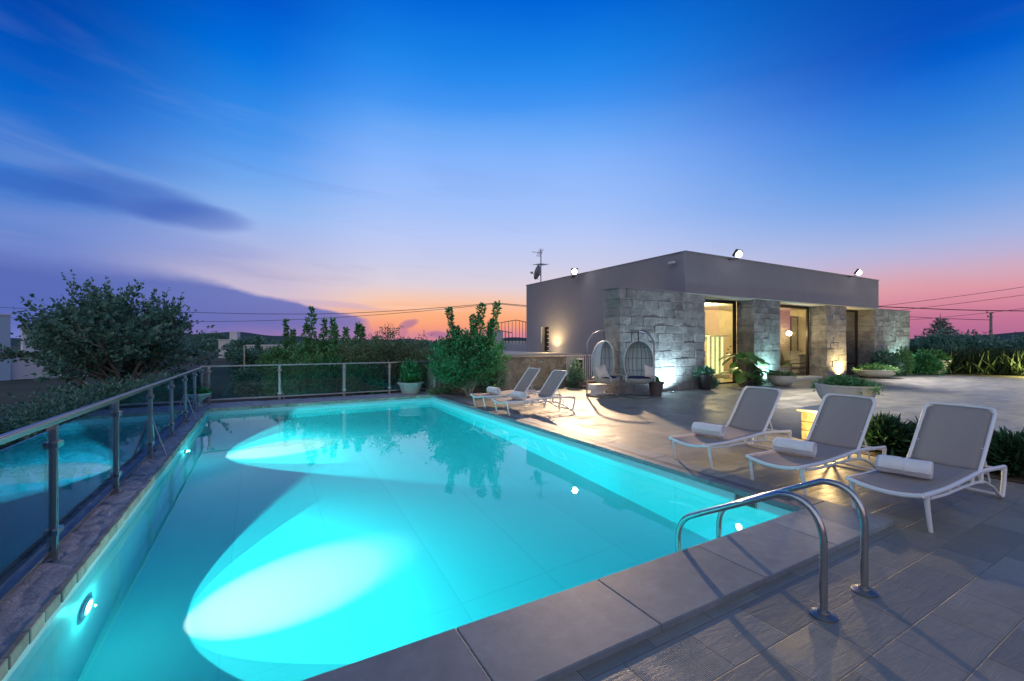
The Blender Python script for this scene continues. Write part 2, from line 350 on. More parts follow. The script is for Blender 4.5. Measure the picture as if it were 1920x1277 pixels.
def branch_tree(name, label, loc, height, spread, leaf, nleaf, lsize, trunks=1, trunk_r=.12, up=1.0, levels=3, group=None, cat='tree',
                clear=.25, seed=1, droop=.1, lean=(0, 0), aspect=.42, twig=.5, bark='bark', kids=4, parts=('trunk', 'crown'), dome=.0):
    rnd = random.Random(seed)
    t_ = empty(name, loc, 0, label, cat, group)
    mb = MB(); tips = []
    def grow(p, d, ln, r, lev):
        pts = [p]; n_ = 4
        for i in range(n_):
            d = (d+Vector((rnd.gauss(0, .13), rnd.gauss(0, .13), rnd.gauss(.03, .09)))).normalized()
            p = p+d*ln/n_; pts.append(p)
        mb.tube(pts, [max(.004, r*(1-.55*i/n_)) for i in range(n_+1)], 6 if lev else 8, cap=False)
        if lev >= 1:
            for k_ in range(1, n_+1): tips.append((pts[k_-1].lerp(pts[k_], .5), d, ln*.35, lev))
        if lev < levels:
            for j in range(kids if lev else kids+1):
                f = .35+.65*(j+rnd.random())/(kids+.5); f = min(f, 1)
                q = pts[int(f*n_)] if f < 1 else pts[-1]
                a = rnd.uniform(0, 2*math.pi); tilt = rnd.uniform(.45, 1.0)
                perp = d.orthogonal().normalized(); perp.rotate(Matrix.Rotation(a, 3, d))
                nd = (d*math.cos(tilt)+perp*math.sin(tilt)); nd.z = nd.z*.8+.22*up
                nd = nd.normalized()
                grow(q, nd, ln*rnd.uniform(.55, .8), r*.5, lev+1)
            tips.append((pts[-1], d, ln*.4, lev))
        else:
            tips.append((pts[-1], d, ln*.55, lev+1)); tips.append((pts[-1], d, ln*.55, lev+1)); mb.tube([pts[-1], pts[-1]+d*ln*.6], [max(.004, r*.45), .003], 4, cap=False)
    for k_ in range(trunks):
        a = 2*math.pi*(k_+rnd.random()*.6)/max(1, trunks)
        tl = spread/height*rnd.uniform(.5, 1.15) if trunks > 1 else .05
        d = Vector((math.cos(a)*tl+lean[0], math.sin(a)*tl+lean[1], 1)).normalized()
        grow(Vector((math.cos(a)*trunk_r*.6*(trunks > 1), math.sin(a)*trunk_r*.6*(trunks > 1), 0)), d, height*(.42 if levels > 2 else .55), trunk_r, 0)
    mb.build(parts[0], M[bark], t_, smooth=True)
    tips = [q for q in tips if q[0].z > clear*height]
    wts = np.array([1.0 if q[3] > 1 else .35 for q in tips]); wts /= wts.sum()
    idx = rng.choice(len(tips), nleaf, p=wts)
    T = np.array([q[0][:] for q in tips]); D = np.array([q[1][:] for q in tips]); S = np.array([q[2] for q in tips])
    s1 = rng.uniform(-.5, 1.05, nleaf)[:, None]
    P = T[idx]+D[idx]*S[idx][:, None]*s1+rng.normal(size=(nleaf, 3))*(lsize*twig*(.8-.45*np.clip(s1, 0, 1)))
    P[:, 2] = np.maximum(P[:, 2], .03)
    leaf_mesh(parts[1], P, lsize, L[leaf], t_, dirs=D[idx]*.5, droop=droop, aspect=aspect)
    return t_
def bush_pts(n, rx, ry, rz, lumps=9, seed=1, base=.0, fill=.55):
    r_ = np.random.default_rng(seed); out = []
    cs = []
    for k_ in range(lumps):
        v = r_.normal(size=3); v /= np.linalg.norm(v); v[2] = abs(v[2])*1.0-.15
        cs.append((v*np.array([rx, ry, rz])*r_.uniform(.35, .72), r_.uniform(.28, .5)))
    cs.append((np.array([0, 0, rz*.3]), .6))
    for k_ in range(n):
        c_, rr = cs[r_.integers(len(cs))]
        v = r_.normal(size=3); v /= np.linalg.norm(v)
        out.append(c_+v*np.array([rx, ry, rz])*rr*r_.uniform(fill, 1.08))
    P = np.array(out); P[:, 2] += base; P[:, 2] = np.maximum(P[:, 2], .02+base*0)
    return P
def bush(name, label, loc, rx, ry, rz, leaf, n, lsize, seed=1, cat='shrub', group=None, stems=8, spiky=0, lumps=9, droop=0, aspect=.42):
    t_ = empty(name, loc, 0, label, cat, group); rnd = random.Random(seed)
    P = bush_pts(n, rx, ry, rz, lumps, seed, base=rz*.35)
    ctr = np.array([0, 0, rz*.2]); D = P-ctr; D /= np.linalg.norm(D, axis=1)[:, None]+1e-9
    leaf_mesh('foliage', P, lsize, L[leaf], t_, dirs=D*(.6+spiky), droop=droop, aspect=aspect)
    mb = MB()
    for k_ in range(stems):
        a = rnd.uniform(0, 6.28); q = rnd.uniform(.2, .7)
        mb.tube([(0.02*math.cos(a), .02*math.sin(a), 0), (rx*q*.4*math.cos(a), ry*q*.4*math.sin(a), rz*.55), (rx*q*math.cos(a), ry*q*math.sin(a), rz*1.05)], [.018, .013, .005], 5, cap=False)
    mb.build('stem', M['bark'], t_)
    return t_

# ================================================================== SETTING
XR, XL, YN, YNO, YF, XRO = 4.746, -1.2, 2.4, 1.833, 13.56, 5.19
WZ = -.15
# ground far and wide
def gridmesh(name, x0, x1, y0, y1, nx, ny, hf, mat_, parent=None, smooth=True):
    xs = np.linspace(x0, x1, nx); ys = np.linspace(y0, y1, ny)
    V = [(a, b_, hf(a, b_)) for b_ in ys for a in xs]
    F = [(j*nx+i, j*nx+i+1, (j+1)*nx+i+1, (j+1)*nx+i) for j in range(ny-1) for i in range(nx-1)]
    return raw(name, V, F, mat_, parent, smooth)
m_, t, b = mat('dry_field_soil'); tc = t.n('ShaderNodeTexCoord').outputs['Object']
n1 = t.noise(tc, .12, 6, .6); n2 = t.noise(tc, 3, 6, .7)
t.l(t.mix(.5, t.ramp(n1, [(.35, (.035, .05, .03, 1)), (.55, (.08, .085, .05, 1)), (.7, (.12, .11, .08, 1))]), t.ramp(n2, [(.3, (.3, .3, .3, 1)), (.7, (1, 1, 1, 1))]), 'MULTIPLY'), b.inputs['Base Color'])
b.inputs['Roughness'].default_value = .95
bn = t.n('ShaderNodeBump'); bn.inputs['Distance'].default_value = .05; t.l(n2, bn.inputs['Height']); t.l(bn.outputs[0], b.inputs['Normal'])
M['field'] = m_
mb = MB(); B_ = 3000   # one sheet with a hole where the pool is dug in
hx0, hx1, hy0, hy1 = XL-.2, XR+.2, YN-.2, YF+.2
vo = [mb.bm.verts.new(q) for q in ((-B_, -B_, -.9), (B_, -B_, -.9), (B_, B_, -.9), (-B_, B_, -.9))]
vi = [mb.bm.verts.new(q) for q in ((hx0, hy0, -.9), (hx1, hy0, -.9), (hx1, hy1, -.9), (hx0, hy1, -.9))]
for i in range(4): mb.bm.faces.new((vo[i], vo[(i+1) % 4], vi[(i+1) % 4], vi[i]))
tag(mb.build('ground', M['field']), kind='structure')
mb = MB()   # raised garden bed level with the wall behind the pool
mb.box((-1.6, 14.72, -.89), (10.2, 17.5, -.22))
tag(mb.build('garden_bed', M['soil']), kind='structure')
mb = MB(); mb.box((30.5, -25, -.89), (75, 22, -.06)); tag(mb.build('grass_field', M['field']), kind='structure')

# distant hills: a real ridge with depth
def hill(x_, y_):
    a = math.atan2(x_*ct-y_*st, x_*st+y_*ct); d = math.hypot(x_, y_)
    rr = max(0, 1-abs(d-900)/420)
    return -.9+rr*(9+4*math.sin(a*9)+3*math.sin(a*23+1)+2*math.sin(a*57+2)+9*math.exp(-((a+.64)/.10)**2)+6*math.exp(-((a+.9)/.08)**2))
V = []; F = []
na, nr = 240, 7
for i in range(na+1):
    a = -1.3+TH+2.6*i/na
    a = TH-1.25+2.5*i/na
    for j in range(nr):
        d = 500+j*130
        X_, Y_ = d*math.sin(a), d*math.cos(a)
        V.append((X_, Y_, hill(X_, Y_)-.05 if j not in (0, nr-1) else -.95))
for i in range(na):
    for j in range(nr-1): F.append((i*nr+j, (i+1)*nr+j, (i+1)*nr+j+1, i*nr+j+1))
m_ = simple('far_hillside', (.045, .075, .07), .95, 0, .1, var=.5, scale=.03)
tag(raw('hills', V, F, m_, None, False), kind='structure')

# ---- terrace paving: textured stone tiles, every other one chiselled
m_, t, b = mat('terrace_tiles'); tcn = t.n('ShaderNodeTexCoord'); tc = tcn.outputs['Object']
TX, TY = .50, .315
sp = t.n('ShaderNodeSeparateXYZ'); t.l(tc, sp.inputs[0])
wob = t.m('MULTIPLY', t.m('SUBTRACT', t.noise(tc, 3, 2), .5), .006)
ty_ = t.m('DIVIDE', t.m('ADD', t.m('ADD', sp.outputs[1], -.81), wob), TY); row = t.m('FLOOR', ty_)
off = t.m('MULTIPLY', t.m('FLOORED_MODULO', row, 2), .5)
tx_ = t.m('ADD', t.m('DIVIDE', t.m('ADD', t.m('ADD', sp.outputs[0], -.18), wob), TX), off); colx = t.m('FLOOR', tx_)
fx = t.m('FRACT', tx_); fy = t.m('FRACT', ty_)
ex = t.m('MULTIPLY', t.m('MINIMUM', fx, t.m('SUBTRACT', 1, fx)), TX); ey = t.m('MULTIPLY', t.m('MINIMUM', fy, t.m('SUBTRACT', 1, fy)), TY)
joint = t.step(t.m('MINIMUM', ex, ey), .0015, .0055)
cbn = t.n('ShaderNodeCombineXYZ'); t.l(colx, cbn.inputs[0]); t.l(row, cbn.inputs[1])
wn = t.n('ShaderNodeTexWhiteNoise', noise_dimensions='3D'); t.l(cbn.outputs[0], wn.inputs['Vector'])
rv = wn.outputs['Value']
wsep = t.n('ShaderNodeSeparateColor'); t.l(wn.outputs['Color'], wsep.inputs[0])
groov = t.m('SINE', t.m('MULTIPLY', t.m('ADD', sp.outputs[0], t.m('MULTIPLY', t.noise(tc, 9, 3), .012)), 2*math.pi/.0125))
gm = t.m('MULTIPLY', t.m('GREATER_THAN', rv, .58), t.step(t.noise(tc, 2.3, 3), .38, .55))
patch = t.noise(tc, .55, 5, .6, .5); fine = t.noise(tc, 38, 6, .7)
# faint worn veins stretched along the slabs
mp = t.n('ShaderNodeMapping'); mp.inputs['Scale'].default_value = (1.2, 7, 1); t.l(tc, mp.inputs[0]); vein = t.noise(mp.outputs[0], 2.2, 5, .6, 1.2)
bc = t.ramp(t.m('ADD', t.m('ADD', t.m('MULTIPLY', wsep.outputs[0], .45), t.m('MULTIPLY', patch, .35)), t.m('MULTIPLY', vein, .25)), [(.2, (.16, .165, .15, 1)), (.5, (.235, .238, .22, 1)), (.8, (.32, .32, .295, 1))])
bc = t.mix(.3, bc, t.ramp(fine, [(.3, (.5, .5, .5, 1)), (.7, (1, 1, 1, 1))]), 'MULTIPLY')
bc = t.mix(joint, (.165, .16, .15, 1), bc)
t.l(bc, b.inputs['Base Color'])
t.l(t.ramp(t.m('ADD', t.m('MULTIPLY', patch, .6), t.m('MULTIPLY', vein, .4)), [(.35, (.36,)*3+(1,)), (.65, (.62,)*3+(1,))]), b.inputs['Roughness'])
b.inputs['Specular IOR Level'].default_value = .45
hgt = t.m('ADD', t.m('ADD', t.m('MULTIPLY', t.m('MULTIPLY', groov, gm), .0016), t.m('MULTIPLY', joint, .0022)), t.m('ADD', t.m('MULTIPLY', fine, .0016), t.m('ADD', t.m('MULTIPLY', vein, .006), t.m('MULTIPLY', wsep.outputs[1], .002))))
bn = t.n('ShaderNodeBump'); bn.inputs['Distance'].default_value = 1.0; bn.inputs['Strength'].default_value = .9; t.l(hgt, bn.inputs['Height']); t.l(bn.outputs[0], b.inputs['Normal'])
M['terrace'] = m_
TZ = -.035
mb = MB()
mb.box((-4, -6, -.88), (XRO+.02, YNO+.02, TZ))
mb.box((XRO-.02, -6.0, -.881), (31.5, 13.9, TZ-.0005))
mb.box((9.0, 13.89, -.882), (31.5, 24, TZ-.001))
tag(mb.build('terrace', M['terrace']), kind='structure')

# ---- pool shell
m_, t, b = mat('pool_liner'); tc = t.n('ShaderNodeTexCoord').outputs['Object']
sp = t.n('ShaderNodeSeparateXYZ'); t.l(tc, sp.inputs[0])
def seam(v, per, o): 
    f = t.m('FRACT', t.m('DIVIDE', t.m('ADD', v, o), per)); return t.step(t.m('MULTIPLY', t.m('MINIMUM', f, t.m('SUBTRACT', 1, f)), per), .004, .012)
sm = t.m('MULTIPLY', seam(sp.outputs[0], 1.0, .3), seam(sp.outputs[1], 5.4, 1.4))
bk = t.n('ShaderNodeTexWhiteNoise', noise_dimensions='1D'); t.l(t.m('FLOOR', t.m('ADD', sp.outputs[0], .3)), bk.inputs['W'])
c1 = t.mix(bk.outputs[0], (.36, .62, .66, 1), (.43, .68, .71, 1))
t.l(t.mix(sm, (.36, .60, .63, 1), t.mix(t.noise(tc, .6, 3), c1, (.42, .67, .70, 1))), b.inputs['Base Color']); b.inputs['Roughness'].default_value = .6
M['liner'] = m_
PD = -1.62
mb = MB()
mb.box((XL-.35, YN-.35, PD-.2), (XR+.35, YF+.35, PD))            # floor
mb.box((XL-.3, YN-.3, PD-.01), (XL, YF+.3, -.035)); mb.box((XR, YN-.3, PD-.01), (XR+.3, YF+.3, -.065))
mb.box((XL-.01, YN-.3, PD-.01), (XR+.01, YN, -.064)); mb.box((XL-.01, YF, PD-.01), (XR+.01, YF+.3, -.036))
tag(mb.build('pool_basin', M['liner']), kind='structure')
# ---- water body, its sides hidden in the walls
m_ = bpy.data.materials.new('pool_water'); m_.use_nodes = True; t = NT(m_.node_tree); m_.node_tree.nodes.clear()
gl = t.n('ShaderNodeBsdfGlass'); gl.inputs['IOR'].default_value = 1.333; gl.inputs['Roughness'].default_value = 0
va = t.n('ShaderNodeVolumeAbsorption'); va.inputs[0].default_value = (.42, .94, .965, 1); va.inputs[1].default_value = .75
tc = t.n('ShaderNodeTexCoord').outputs['Object']
bn = t.n('ShaderNodeBump'); bn.inputs['Strength'].default_value = .12; bn.inputs['Distance'].default_value = .01
t.l(t.m('ADD', t.noise(tc, .9, 1), t.m('MULTIPLY', t.noise(tc, 4.5, 1), .06)), bn.inputs['Height']); t.l(bn.outputs[0], gl.inputs['Normal'])
o_ = t.n('ShaderNodeOutputMaterial'); t.l(gl.outputs[0], o_.inputs[0]); t.l(va.outputs[0], o_.inputs[1])
mb = MB(); mb.box((XL-.1, YN-.1, PD-.08), (XR+.1, YF+.1, WZ))
tag(mb.build('pool_water', m_), kind='structure')

# ---- coping: bull-nosed slabs with open joints
def slab(mb, a, b_): mb.box(a, b_)
mb = MB(); g = .0016
xs = [-3.2, -2.14, -1.07, 0.0-.07, .99, 2.06, 3.12, 4.13, XRO]
for a, b_ in zip(xs[:-1], xs[1:]): mb.box((a+g, YNO, -.058), (b_-g, YN+.015, .006))
ys = [YN+.018+1.06*i for i in range(12)]; ys[-1] = YF+.3
for a, b_ in zip(ys[:-1], ys[1:]):
    mb.box((XR-.02, a+g, -.06), (XRO-.0, b_-g, .004))
o = mb.build('coping', M['coping'], bevel=.007, seg=2); tag(o, kind='structure')
mb = MB(); mb.box((XR+.10, YN+.2, .0045), (XR+.115, YF, .0065)); mb.box((XR+.155, YN+.2, .0045), (XR+.165, YF, .0065))  # two thin black strips laid lengthwise on the right coping
tag(mb.build('coping_dark_strips', M['black']), kind='structure')
# rough flagstones on the left and far side (real relief)
def flag(x0, x1, y0, y1, step_, z0, amp, sc, seed):
    r_ = np.random.default_rng(seed); n_ = int((x1-x0+1)*(y1-y0+1)/(sc*sc))
    pts = np.c_[r_.uniform(x0-.3, x1+.3, n_), r_.uniform(y0-.3, y1+.3, n_)]; hh = r_.uniform(-1, 1, n_); sl = r_.normal(size=(n_, 2))*.04
    nx = int((x1-x0)/step_)+1; ny = int((y1-y0)/step_)+1
    X_, Y_ = np.meshgrid(np.linspace(x0, x1, nx), np.linspace(y0, y1, ny)); Q = np.c_[X_.ravel(), Y_.ravel()]
    Z = np.zeros(len(Q))
    for s_ in range(0, len(Q), 4000):
        q = Q[s_:s_+4000]; d = np.linalg.norm(q[:, None]-pts[None], axis=2); od = np.argsort(d, 1)[:, :2]
        d1 = np.take_along_axis(d, od, 1); e = (d1[:, 1]-d1[:, 0])/2
        i0 = od[:, 0]; loc = q-pts[i0]
        Z[s_:s_+4000] = amp*(hh[i0]*.35+np.minimum(e/.022, 1)**.6*.9)+(loc*sl[i0]).sum(1)*.5
    V = np.c_[Q, z0+Z]; F = [(j*nx+i, j*nx+i+1, (j+1)*nx+i+1, (j+1)*nx+i) for j in range(ny-1) for i in range(nx-1)]
    return V.tolist(), F, nx, ny
M['flag'] = stone_mat('slate_flagstone', (.28, .31, .37), (.48, .51, .58), (.68, .71, .78), 5, 1.0, .025, False, .6)
V, F, nx, ny = flag(-1.56, XL+.01, .3, YF+.02, .02, -.026, .02, .25, 3)
tag(raw('left_coping', V, F, M['flag'], None, True), kind='structure')
V, F, nx, ny = flag(-1.56, 5.2, YF-.01, 14.75, .03, -.024, .014, .33, 5)
tag(raw('far_coping', V, F, M['flag'], None, True), kind='structure')
mb = MB(); mb.box((-1.6, .3, -.9), (XL-.02, 14.8, -.032)); mb.box((-1.6, YF+.02, -.9), (5.2, 14.8, -.034))
tag(mb.build('coping_base', M['concrete']), kind='structure')
mb = MB(); yy = .35; rnd = random.Random(4)
while yy < YF-.1:
    ln = rnd.uniform(.2, .34); mb.box((XL-.02, yy, -.085+rnd.uniform(-.006, .006)), (XL+.022+rnd.uniform(-.004, .004), yy+ln-.012, -.004+rnd.uniform(-.006, .004)), Matrix.Rotation(rnd.uniform(-.03, .03), 3, 'Z')); yy += ln
xx = XL+.05
while xx < XR-.1:
    ln = rnd.uniform(.2, .34); mb.box((xx, YF-.022, -.085), (xx+ln-.012, YF+.02, -.004+rnd.uniform(-.006, .004))); xx += ln
tag(mb.build('edge_tiles', M['lipstone'], bevel=.005, seg=1), kind='structure')

# ================================================================== POOL FITTINGS
def pool_light(y_, label):
    t_ = empty('pool_light', (XL, y_, -.72), 0, label, 'pool light', 'underwater lights in the left pool wall')
    mb = MB(); mb.lathe([(.115, 0), (.12, .015), (.11, .024), (.09, .026), (.088, .012), (.0001, .012)], axis='x', seg=40)
    mb.build('trim_ring', M['white_metal'], t_, smooth=True)
    mb = MB(); mb.lathe([(.078, .013), (.07, .02), (.05, .028), (.0001, .03)], axis='x', seg=32); mb.build('lens', emis('pool_lamp_lens', (.75, 1, .95), 14), t_, smooth=True)
    for nm_, en, sz, bl, dn in (('pool_lamp', 1550, 106, .14, 4), ('pool_lamp_core', 9500, 42, 1.0, 38)):
        ld = bpy.data.lights.new(nm_, 'SPOT'); ld.energy = en; ld.color = (1, .26, .20) if sz < 60 else (.2, 1, .92); ld.spot_size = R(sz); ld.spot_blend = bl; ld.shadow_soft_size = .004
        lo = bpy.data.objects.new(nm_, ld); col.objects.link(lo); lo.parent = t_; lo.location = (.05, 0, 0)
        lo.rotation_euler = Vector((math.cos(R(dn)), .22, -math.sin(R(dn)))).to_track_quat('-Z', 'Y').to_euler()
    ld2 = bpy.data.lights.new('pool_lamp_spill', 'POINT'); ld2.energy = 16; ld2.color = (.12, 1, .9); ld2.shadow_soft_size = .004
    l2 = bpy.data.objects.new('pool_lamp_spill', ld2); col.objects.link(l2); l2.parent = t_; l2.location = (.06, 0, 0)
    return t_
pool_light(4.62, 'round underwater lamp in the left pool wall nearest the camera, with a visible grey ring')
pool_light(9.75, 'small round underwater lamp far down the left pool wall, near the far corner')
t_ = empty('pool_skimmer', (XR, 3.02, -.09), 0, 'rectangular skimmer opening high in the right pool wall by the steel handrails', 'skimmer')
mb = MB(); mb.box((-.012, -.13, -.09), (-.0, .13, -.078)); mb.box((-.012, -.13, .028), (0, .13, .04)); mb.box((-.012, -.13, -.078), (0, -.118, .028)); mb.box((-.012, .118, -.078), (0, .13, .028))
mb.build('frame', M['lipstone'], t_)
mb = MB(); mb.box((-.004, -.117, -.077), (.02, .117, .027)); mb.build('flap', M['terracotta'], t_)
t_ = empty('return_jet', (-.9, YF, -.42), 0, 'small round inlet nozzle in the far pool wall near the left corner', 'pool inlet')
mb = MB(); mb.lathe([(.07, 0), (.07, -.02), (.04, -.03), (.03, -.01), (.0001, -.01)], axis='y', seg=24); mb.build('nozzle', M['concrete'], t_)

# ladder handrails
t_ = empty('pool_ladder', (3.335, 1.44, TZ), 0, 'polished stainless steel pool ladder with two hooped handrails over the near coping', 'pool ladder')
def arc(p0, p1, p2, n_=7):
    return [tuple((1-q)**2*np.array(p0)+2*q*(1-q)*np.array(p1)+q*q*np.array(p2)) for q in [i/n_ for i in range(n_+1)]]
for dx in (-.27, .27):
    hr = None
    pts = [(dx, 0, .0), (dx, 0, .40)] + arc((dx, .0, .47), (dx, .03, .74), (dx, .27, .685), 10) + [(dx, .55, .53), (dx, .85, .365)] + arc((dx, .99, .285), (dx, 1.11, .21), (dx, 1.11, .05), 8) + [(dx, 1.11, -.2), (dx, 1.11, -1.2)]
    mb = MB(); mb.tube(pts, .0225, 18); hr = mb.build('handrail', M['steel'], t_, smooth=True)
    mb = MB(); mb.lathe([(.076, .001), (.076, .008), (.062, .016), (.036, .022), (.034, .034), (.027, .036)], c=(dx, 0, 0), seg=32); mb.build('flange', M['satin'], hr, smooth=True)
for zz in (-.42, -.68, -.94):
    mb = MB(); mb.box((-.25, 1.07, zz-.015), (.25, 1.15, zz+.015)); mb.build('step', M['steel'], t_, bevel=.01)

# ================================================================== GLASS RAILINGS
def post(mb, x_, y_, zt, w_=.03):
    mb.box((x_-w_, y_-.017, -.03), (x_+w_, y_-.009, zt)); mb.box((x_-w_, y_+.009, -.03), (x_+w_, y_+.017, zt)); mb.box((x_-w_+.008, y_-.010, -.03), (x_+w_-.008, y_+.010, zt-.002))
def railing_left():
    t_ = empty('glass_railing', (-1.43, 1, 0), 0, 'long glass railing with aluminium posts down the left side of the pool', 'railing', 'glass railings round the pool')
    px = -1.43; PY = [-.3, 1.38, 3.08, 4.78, 6.48, 8.22, 9.95, 11.6, 13.15, 14.55]
    zt = lambda y_: 1.125-.0075*y_
    O = Vector((px, 1, 0)); Lc = lambda v: (v[0]-O.x, v[1]-O.y, v[2])
    for i, y_ in enumerate(PY):
        mb = MB(); post(mb, 0, y_-1, zt(y_)-.02); p_ = mb.build('post', M['alu'], t_, bevel=.002, seg=1)
        mb = MB(); mb.box((-.06, y_-1-.05, -.03), (.075, y_-1+.05, -.012)); mb.lathe([(.01, -.012), (.01, .004)], c=(.06, y_-1-.035, 0), seg=6); mb.lathe([(.01, -.012), (.01, .004)], c=(.06, y_-1+.035, 0), seg=6)
        mb.build('base_plate', M['steel'], p_)
        for zz in (.2, .88):
            mb = MB(); mb.box((.013, y_-1-.058, zz-.025), (.05, y_-1+.058, zz+.025)); mb.build('clamp', M['steel'], p_, bevel=.006)
        if i in (5, 7):
            mb = MB(); mb.tube([(.02, y_-1, .58), (.20, y_-1-.05, .0)], .012, 8); mb.tube([(.02, y_-1+.03, .58), (-.02, y_-1+.45, .0)], .012, 8); mb.build('brace', M['alu'], p_)
    for a, b_ in zip(PY[:-1], PY[1:]):
        mb = MB(); mb.box((-.006, a-1+.035, .07), (.006, b_-1-.035, 1.0)); mb.build('glass_panel', M['rail_glass'], t_)
    mb = MB()
    Y0, Y1 = PY[0]-.1, PY[-1]+.03
    for (a, b_, z0, z1) in ((-.03, .03, 0, .04), (-.022, .022, .04, .048)):
        V = mb.box((a, Y0-1, z0), (b_, Y1-1, z1))
        for v in V: v.co.z += zt(v.co.y+1)-.05
    mb.build('handrail', M['alu'], t_, bevel=.008)
    mb = MB(); mb.box((-.075, Y0-1, -.03), (-.035, Y1-1, .03)); mb.box((-.03, Y0-1, .03), (-.008, Y1-1, .085)); mb.build('bottom_channel', M['alu'], t_, bevel=.004)
railing_left()
def railing_far():
    yb = 14.55
    t_ = empty('glass_railing', (1.8, yb, 0), 0, 'glass railing across the far end of the pool, ending at the rubble wall', 'railing', 'glass railings round the pool')
    PX = [-1.26, .44, 2.22, 3.62, 4.94]
    for i, x_ in enumerate(PX):
        mb = MB(); h_ = 1.035; w_ = .03 if i != 2 else .055
        for s_ in (-1, 1): mb.box((x_-1.8+s_*w_*.5-.012, -.045, -.03), (x_-1.8+s_*w_*.5+.012, .045, h_-.02))
        mb.box((x_-1.8-w_*.5, -.03, -.03), (x_-1.8+w_*.5, .03, h_-.022)); p_ = mb.build('post', M['alu'], t_)
        for zz in (.2, .88):
            mb = MB(); mb.box((x_-1.8-.06, -.06, zz-.02), (x_-1.8+.06, -.03, zz+.02)); mb.build('clamp', M['steel'], p_, bevel=.006)
        if i == 1:
            mb = MB(); mb.tube([(x_-1.8+.03, -.02, .35), (x_-1.8+.13, -.3, 0)], .01, 8); mb.build('brace', M['alu'], p_)
    for a, b_ in zip(PX[:-1], PX[1:]):
        mb = MB(); mb.box((a-1.8+.03, -.006, .14), (b_-1.8-.03, .006, 1.0)); mb.build('glass_panel', M['clear_glass'], t_)
    mb = MB(); mb.box((-3.25, -.035, 1.0), (3.16, .035, 1.04)); mb.build('handrail', M['alu'], t_, bevel=.008)
    mb = MB(); mb.box((-3.1, -.03, .08), (3.14, .03, .12)); mb.build('bottom_rail', M['alu'], t_, bevel=.006)
railing_far()

# ================================================================== RUBBLE WALL behind the loungers
def rubble_wall(name, x0, x1, y0, th_, z0, z1, label, cell=.34, mat_='rubble', seed=9):
    t_ = empty(name, (x0, y0, z0), 0, label, 'wall')
    V, F, nx, ny = flag(0, x1-x0, 0, z1-z0, .024, 0, .035, cell, seed)
    V = [(v[0], -.045-v[2], v[1]) for v in V]
    raw('stone_face', V, F, M[mat_], t_, True)
    V, F, nx, ny = flag(0, th_, 0, z1-z0, .024, 0, .035, cell, seed+1)
    V = [(-.045-v[2], v[0], v[1]) for v in V]
    raw('stone_end', V, F, M[mat_], t_, True)
    mb = MB(); mb.box((-.045, -.045, 0), (x1-x0, th_, z1-z0)); mb.build('core', M['concrete'], t_)
    mb = MB(); rnd = random.Random(seed); xx = -.09
    while xx < x1-x0:
        ln = rnd.uniform(.35, .7); mb.box((xx, -.1+rnd.uniform(-.015, .015), z1-z0+.002), (min(xx+ln-.012, x1-x0), th_+.03, z1-z0+.055+rnd.uniform(-.008, .008))); xx += ln
    mb.build('cap_stone', M[mat_], t_, bevel=.012)
    return t_
rubble_wall('rubble_wall', 4.99, 10.35, 14.0, .45, -.04, 1.10, 'low wall of irregular pale rubble stones behind the two far loungers')

# ================================================================== HOUSE
XB, YB, ZB, ZS = 13.32, 10.765, 4.968, 3.453
house = empty('villa', (XB, YB, 0), 0, 'modern flat-roofed single-storey villa with grey plaster upper band and stone piers', 'house')
def hb(name, mat_, boxes, bevel=0, parent=house):
    mb = MB()
    for a, b_ in boxes: mb.box(tuple(np.array(a)-np.array((XB, YB, 0))), tuple(np.array(b_)-np.array((XB, YB, 0))))
    return mb.build(name, M[mat_] if isinstance(mat_, str) else mat_, parent, bevel=bevel)
hb('upper_wall', 'plaster', [((XB, YB, ZS), (28.545, 21.79, ZB))])
hb('roof_edge', 'plaster_cap', [((XB-.03, YB-.03, ZB+.001), (28.58, 21.82, ZB+.035))])
# side wall below, with a tall opening
wy0, wy1, wz0, wz1 = 19.5, 20.2, 1.16, 2.52
hb('side_wall', 'plaster', [((XB+.001, 11.54, -.05), (XB+.25, wy0, ZS-.001)), ((XB+.001, wy1, -.05), (XB+.25, 21.789, ZS-.001)), ((XB+.001, wy0, -.05), (XB+.25, wy1, wz0)), ((XB+.001, wy0, wz1), (XB+.25, wy1, ZS-.001))])
hb('back_wall', 'plaster', [((XB+.26, 21.5, -.05), (28.5, 21.78, ZS-.002)), ((28.2, 11.54, -.05), (28.5, 21.49, ZS-.002))])
sw = hb('window', 'dark_alu', [((XB+.20, wy0+.001, wz0), (XB+.24, wy1-.001, wz1))])
for i in range(6): hb('shutter_slat', 'white_wall', [((XB+.10, wy0+.02, wz0+.06+i*.22), (XB+.16, wy0+.3, wz0+.10+i*.22))], parent=sw)
hb('sill', 'white_wall', [((XB-.03, wy1-.05, wz0+.5), (XB-.002, wy1+.03, wz1+.02))], parent=sw)
hb('soffit', 'white_wall', [((14.415, YB+.02, ZS-.03), (28.085, 11.7, ZS-.003))])
